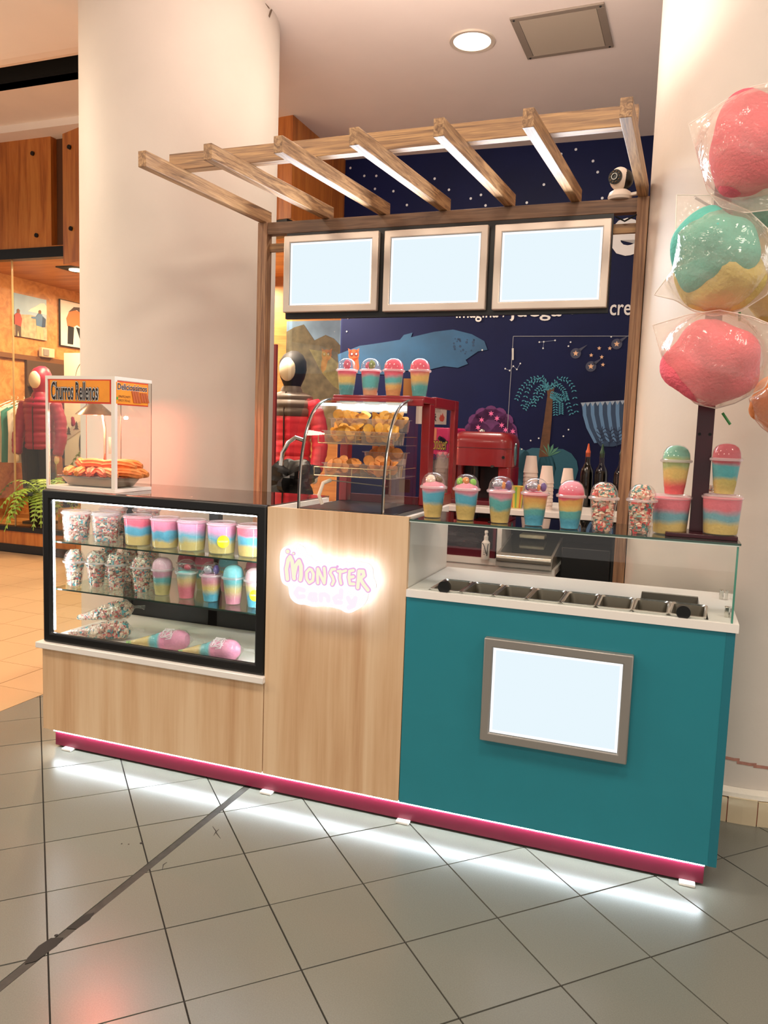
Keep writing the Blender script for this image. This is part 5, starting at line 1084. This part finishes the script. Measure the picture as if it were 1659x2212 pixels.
for k in range(4): MB().add([(.0213*math.cos(a),.0213*math.sin(a),z) for z in (.052-.009*k,.055-.009*k) for a in (-1.95,-1.75,-1.55,-1.4)], [(0,1,5,4),(1,2,6,5),(2,3,7,6)]).build('small_print', mat('print_grey','8a8886',.5), t)
t = thing('scale_tray', 'grey glass-topped weighing counter jutting out below the back counter', 'scale', (1.775,1.12,.82))
MB().prism([(0,0),(.018,.055),(.05,.062),(.40,.120),(.40,0)], -.012,.262, 'yz').build('body', mat('scale_grey','8b857d',.35), t, smooth=False)
MB().tube([(-.008,.006,.040),(.258,.006,.040)], .016, 14).build('front_roll', mat('roll_steel','c9c0b4',.3,.7), t)
MB().add([(0,.05,.064),(.25,.05,.064),(.25,.39,.121),(0,.39,.121)], [(0,1,2,3)]).build('glass_top', mat('scale_glass','35362f',.08,coat=1), t)
b = MB().box(0,0,0,.13,.09,.02); tag(b.build('wrapped_tray', mat('wrapped_pale','cfc9a8',.3,noise_=.2,nscale=20), loc=(1.83,1.36,.935), bev=.006), 'wrapped pale tray lying on the grey weighing counter', 'tray')
b = bx('dark_crate', mat('crate_dark','121012',.45), 2.06,1.27,.05,2.295,1.48,.92, bev=.006); tag(b, 'dark upright crate in the right bay under the back counter', 'crate')

# shaved-ice machine
t = thing('ice_shaver', 'rounded glossy red ice shaving machine with crank on the back counter', 'machine', (1.60,1.50,1.090))
hd = MB()
def rbox(b, x0, y0, z0, x1, y1, z1, r, n=6, m=8):
    secs = []
    for k in range(m+1):
        a = PI/2*k/m; s = r*(1-math.cos(a)); z = z1-r+r*math.sin(a)
        secs.append([(p[0]+(x0+x1)/2, p[1]+(y0+y1)/2, z) for p in rrect((x1-x0)/2-s, (y1-y0)/2-s, max(.01, r-s*.7), 0, n)])
    bt = [(p[0]+(x0+x1)/2, p[1]+(y0+y1)/2, z0) for p in rrect((x1-x0)/2, (y1-y0)/2, r, 0, n)]
    L_ = [bt]+secs; vs = [p for s in L_ for p in s]; n_ = len(bt)
    fs = [(i*n_+k, i*n_+(k+1)%n_, (i+1)*n_+(k+1)%n_, (i+1)*n_+k) for i in range(len(L_)-1) for k in range(n_)]+[tuple(range(n_-1,-1,-1)), tuple(range((len(L_)-1)*n_, len(L_)*n_))]
    return b.add(vs, fs)
rbox(hd, -.165,-.13,.205,.165,.15,.385,.062).build('head', RED, t)
hd = MB(); hd.tube([(-.166,-.131,.30),(.166,-.131,.30)], .002, 5); hd.build('seam', REDD, t)
bx('support_leg', RED, .095,-.11,.02,.160,.14,.21, t, .012); bx('support_leg', RED, -.165,.02,.02,-.125,.14,.21, t, .01); bx('drip_base', REDD, -.165,-.13,.0,.165,.15,.025, t, .006)
bx('inner_back', mat('shaver_inner','1d0a0b',.5), -.125,.06,.02,.095,.08,.21, t); MB().cyl((-.045,0,.06),(-.045,0,.205),.022,n=18).build('ice_shaft', BLACK, t)
MB().lathe([(0,.384),(.018,.384),(.018,.394),(.010,.400),(0,.402)], 18, (-.025,0,0)).build('top_cap', CHROME, t)
c_ = MB().cyl((-.165,-.02,.255),(-.205,-.02,.255),.018,n=16).build('crank_hub', CHROME, t); MB().bar((-.208,-.02,.20),(-.208,-.02,.32),.02,.012,(0,1,0)).build('crank_arm', BLACK, c_); MB().cyl((-.208,-.02,.32),(-.245,-.06,.345),.012,n=12).build('crank_grip', BLACK, c_); MB().cyl((-.208,-.02,.205),(-.212,-.02,.15),.010,.016,n=12).build('crank_knob', BLACK, c_)
MB().lathe([(0,-.002),(.03,-.002),(.03,.004),(0,.006)], 24, (.166,-.02,.27), Matrix.Rotation(PI/2,3,'Y') @ Matrix.Diagonal((2.0,.8,1)).to_3x3()).build('side_badge', mat('badge_teal','6f9aa0',.25,.4), t)
MB().cyl((.125,-.131,.255),(.125,-.134,.255),.008,n=10).build('screw_hole', BLACK, t); bx('square_hole', BLACK, .158,-.05,.09,.163,-.02,.125, t); MB().cyl((.07,-.131,.205),(.07,-.134,.208),.010,n=10).build('screw_hole', BLACK, t)

# pink-fronted machine left of the shaver
t = thing('slush_machine', 'tall black and pink machine with graffiti lettering behind the warmer door', 'machine', (1.235,1.50,1.090), -.06)
bx('cabinet_body', BLACK, 0,-.02,.0,.05,.28,.405, t, .02); bx('front_cover', mat('cover_pink','e02a6a',.35), .045,-.03,.235,.175,.26,.40, t, .012); bx('lower_cover', mat('cover_grey','5b504c',.45), .045,-.025,.0,.172,.26,.24, t, .006)
bx('cover_stripe', mat('stripe_peach','e8956a',.5), .085,-.0315,.33,.10,-.028,.395, t)
YL = mat('graffiti_yellow','e0c23a',.5); BK_ = mat('graffiti_black','1a1210',.5)
for s, z, m_, h_ in (('Monster',.28,YL,.07),('Candy',.215,mat('graffiti_purple','5b2a63',.5),.05)):
    for mm, of, y in ((BK_,.08,-.0325),(m_,0,-.0335)): inst('graffiti_lettering', textmesh('graffiti_lettering', s, mm, .105+of*.12, h_+of*.12, offset=of*.4), t, (.058-of*.06, y, z-of*.06))
# foam cups
FOAM = mat('white_foam', 'f0dcd0', .6)
def foamcup(b, z, sc=1, taper=.7): b.lathe([(0,z+.088*sc),(.026*sc,z+.088*sc),(.027*sc,z+.086*sc),(.038*sc,z+.002*sc),(.0395*sc,z),(.0395*sc,z-.0)], 24)
def cupstack(label, loc, n, step, sc, group='stacked foam cups'):
    t = thing('foam_cup_stack', label, 'cups', loc, 0, group)
    for k in range(n):
        b = MB(); foamcup(b, 0, sc); b.build('foam_cup', FOAM, t, (0,0,step*k))
    return t
cupstack('tallest upside-down foam cup stack, at the rear beside the shaver', (1.838,1.56,1.090), 9, .022, 1.02)
cupstack('middle upside-down foam cup stack on the back counter', (1.945,1.42,1.090), 8, .019, 1.0)
cupstack('shortest upside-down foam cup stack nearest the dark bottles', (2.035,1.55,1.090), 8, .0185, .90)
t = thing('paper_cup', 'striped green and yellow paper cup stack right of the red shaver', 'cup', (1.808,1.36,1.090))
MB().lathe([(0,0),(.026,0),(.036,.11),(.038,.113),(.034,.11),(0,.10)], 24).build('cup_wall', mat('cup_stripe_yellow','d7bf4e',.5), t)
for k in range(8):
    a = 2*PI*k/8; MB().add([((r+.0006)*math.cos(a+d), (r+.0006)*math.sin(a+d), z) for r, z in ((.026,.002),(.036,.109)) for d in (-.16,.16)], [(0,1,3,2)]).build('stripe', mat('cup_stripe_%d' % (k%2), ['7fae4a','d2743c'][k%2], .5), t)
# bottles
def bottle(label, x, y, tipcol, fillz, glass):
    t = thing('syrup_bottle', label, 'bottle', (x,y,1.090), 0, 'syrup bottles on the back counter')
    pr = [(0,0),(.034,0),(.036,.004),(.036,.175),(.033,.20),(.020,.225),(.0145,.24),(.0135,.285),(.015,.287),(.015,.292),(.0,.292)]
    MB().lathe(pr, 26).build('glass_body', clear('bottle_glass','d8d2cc',.03,1.5), t)
    MB().lathe([(0,.003),(.0345,.004),(.0345,.175),(.0315,.199)]+([(.0185,.224),(.013,.24),(.0125,fillz)] if fillz > .24 else [])+[(0,min(fillz,.28) if fillz > .24 else .198)], 24).build('dark_syrup', mat('dark_syrup','070504',.15), t)
    MB().lathe([(0,.27),(.0125,.27),(.0125,.300),(.009,.306),(.0035,.340),(0,.342)], 18).build('pour_spout', mat('spout_'+tipcol, tipcol, .4), t)
    return t
bottle('dark syrup bottle with an orange pouring spout on the back counter', 2.118,1.70,'e4602c',.262,0)
t = bottle('dark syrup bottle with green spout and white label on the back counter', 2.195,1.66,'1f4a2c',.19,0)
b = MB(); P = lambda u, v: (.0368*math.sin(u), -.0368*math.cos(u), v)
b.add([P(-.75+.16*k, z) for z in (.105,.128) for k in range(9)], [(k,k+1,k+10,k+9) for k in range(8)])
o = b.build('white_label', mat('label_white','e6dccb',.5), t); me = textmesh('label_lettering', 'LIMON', BK_, .036, .010)
for v in me.vertices: v.co = (.0374*math.sin((v.co.x-.020)/.0368), -.0374*math.cos((v.co.x-.020)/.0368), .112+v.co.z)
inst('label_lettering', me, o)
bottle('third dark syrup bottle half hidden behind the right pergola post', 2.30,1.58,'14261c',.19,0)
# fire notice on a stand behind the door
t = thing('fire_notice', 'white fire evacuation notice with running figure and red flame behind the warmer door', 'sign', (1.03,2.2,1.515))
bx('sheet', mat('notice_paper','efe2d6',.6), -.06,0,0,.145,.004,.125, t)
inst('lettering', textmesh('lettering', 'OTO', BK_, .045, .014), t, (.018,-.001,.105)); inst('lettering', textmesh('lettering', 'SOLO CONSIGNATE', BK_, .085, .007), t, (.018,-.001,.09)); inst('lettering', textmesh('lettering', 'NUNCA A CASA DEL FUEGO', BK_, .09, .006), t, (.018,-.001,.078))
MB().prism([(.055,.02),(.062,.035),(.06,.05),(.066,.056),(.076,.052),(.08,.044),(.074,.046),(.072,.036),(.08,.02),(.074,.02),(.068,.03),(.062,.018)], -.002, 0, 'xz').prism(disc(.068,.063,.006,10), -.002, 0, 'xz').build('running_figure', BK_, t, smooth=False)
MB().prism([(.105,.022),(.097,.04),(.104,.052),(.107,.066),(.114,.056),(.118,.074),(.126,.056),(.133,.048),(.131,.03),(.122,.018)], -.002, 0, 'xz').build('flame', mat('flame_orange','e2502a',.5), t, smooth=False)
MB().tube([(.02,-.001,.028),(.035,-.001,.022),(.052,-.001,.026),(.062,-.001,.034)], .0012, 5).build('rope_line', mat('rope_red','b8452e',.5), t)
bx('stand_pole', BLACKM, .03,.006,-1.515,.055,.03,.10, t)

# ------------------------------------------------------------------ bags of cotton candy hung on the stand
COT = {'pink': mat('cotton_pink', 'ee6878', .98, noise_=.16, nscale=11, bump=.6, bscale=110), 'teal': mat('cotton_teal', '63b9aa', .98, noise_=.16, nscale=11, bump=.5, bscale=70), 'yellow': mat('cotton_yellow', 'd9c274', .95, noise_=.1, nscale=18, bump=.5, bscale=70), 'orange': mat('cotton_orange', 'e08a4a', .95, noise_=.1, nscale=18, bump=.5, bscale=70)}
def candybag(label, loc, outline, dep, cols, seed, stick=None):
    """clear bag puffed out round balls of cotton candy; outline = (x, z) in cm from the centre"""
    t = thing('candy_bag', label, 'bag', loc, 0, 'bagged cotton candy on the stand')
    for n_, c, (cx, cy, cz), (rx, ry, rz) in cols:
        MB().lump((cx,cy,cz), 1, .15, 1.3, seed, (rx,ry,rz), 40, 28).build(n_, COT[c], t)
    P = [(x*.00865, z*.00865) for x, z in outline]; n = 96; per = []
    d = [0]
    for i in range(len(P)): d.append(d[-1]+math.dist(P[i], P[(i+1) % len(P)]))
    for k in range(n):
        u = d[-1]*k/n; i = max(j for j in range(len(P)) if d[j] <= u); f = (u-d[i])/(d[i+1]-d[i])
        per.append((P[i][0]+(P[(i+1) % len(P)][0]-P[i][0])*f, P[i][1]+(P[(i+1) % len(P)][1]-P[i][1])*f))
    R_ = 22; vs = []; fs = []
    for s in (-1, 1):
        o = len(vs); vs.append((0, s*dep, 0))
        for r in range(1, R_+1):
            q = r/R_
            for k in range(n):
                x, z = per[k][0]*q, per[k][1]*q; a = 2*PI*k/n
                L2 = math.hypot(*per[k]); th = dep*max(0, 1-(q*max(1, L2/.15))**2.6)**.5 if q*max(1, L2/.15) < 1 else 0
                w = noise.noise(Vector((math.cos(a)*5+seed, math.sin(a)*5, s)))*.0*q + noise.noise(Vector((x*7+seed, z*22+x*9, s)))*.007*q*(1-q)*4 + noise.noise(Vector((x*16+seed, z*10, s)))*.007*(1-q**4)
                vs.append((x, s*(th+w*(1 if q < 1 else 0)+.001*(q < 1)), z))
        for k in range(n): fs.append((o, o+1+k, o+1+(k+1) % n) if s > 0 else (o, o+1+(k+1) % n, o+1+k))
        for r in range(R_-1):
            for k in range(n):
                a, b, c, e = o+1+r*n+k, o+1+r*n+(k+1) % n, o+1+(r+1)*n+(k+1) % n, o+1+(r+1)*n+k
                fs.append((a, e, c, b) if s > 0 else (a, b, c, e))
    MB().add(vs, fs).build('clear_bag', BAGP, t, ang=80)
    MB().tube([(x, 0, z) for x, z in per]+[(per[0][0], 0, per[0][1])], .0016, 5).build('bag_seam', mat('seam_film', 'f3e6da', .2, spec=.8), t)
    if stick: MB().tube(stick, .0045, 6).build('stick_end', mat('stick_green','2f7a3a',.5), t)
    return t
candybag('lowest pink bag of cotton candy, hung in front of the maroon post', (2.636,.0,1.706), [(-20.5,13),(-9,16.5),(1.5,18),(12,15.5),(20,12),(21,0),(18,-9),(9,-14.5),(3,-16.5),(-4,-15),(-11.5,-8.5),(-16,0),(-18.5,7)], .135, [('cotton_ball','pink',(.004,0,.0),(.136,.105,.132))], 1, [(.045,.02,-.155),(.07,.02,-.19)])
candybag('big teal and yellow bag of cotton candy in the middle of the stand', (2.632,.03,2.012), [(-15,24),(-3,23),(9,17),(17,9),(19.5,-3),(17,-12),(9,-17.5),(0,-19),(-7,-17),(-13,-13),(-20.5,-11),(-15,-3),(-14.5,9)], .14, [('cotton_ball','teal',(-.008,-.022,.022),(.116,.100,.126)),('lower_cotton','yellow',(.012,.0,-.048),(.120,.098,.098))], 2)
candybag('uppermost pink bag of cotton candy at the right edge', (2.70,.02,2.345), [(-20.5,9),(-9,16),(-1,19.5),(8,20.5),(18,17),(22,8),(21,-8),(16,-17),(8,-22),(0,-22.5),(-8,-20),(-13,-14),(-18,1)], .14, [('cotton_ball','pink',(.010,0,.0),(.120,.10,.148))], 3)
candybag('orange bag of cotton candy hanging low at the right, behind the pink one', (2.86,.17,1.595), [(-11,1),(-9,-6),(-6,-9.5),(0,-14),(9,-14),(14,0),(10,11),(0,12),(-6,6)], .10, [('cotton_ball','orange',(0,0,0),(.085,.08,.10))], 4)
candybag('pale yellow bag of cotton candy behind the teal bag on the right', (2.80,.24,2.02), [(-15,14),(0,19),(14,14),(16,0),(13,-16),(0,-20),(-12,-15),(-15,0)], .11, [('cotton_ball','yellow',(0,0,0),(.115,.085,.145))], 5, [(-.085,-.08,-.14),(-.083,-.08,-.17)])
candybag('small teal bag of cotton candy behind the upper pink one', (2.72,.22,2.20), [(-13,8),(0,13),(13,8),(14,-8),(0,-14),(-13,-8)], .09, [('cotton_ball','teal',(0,0,0),(.10,.075,.10))], 6)
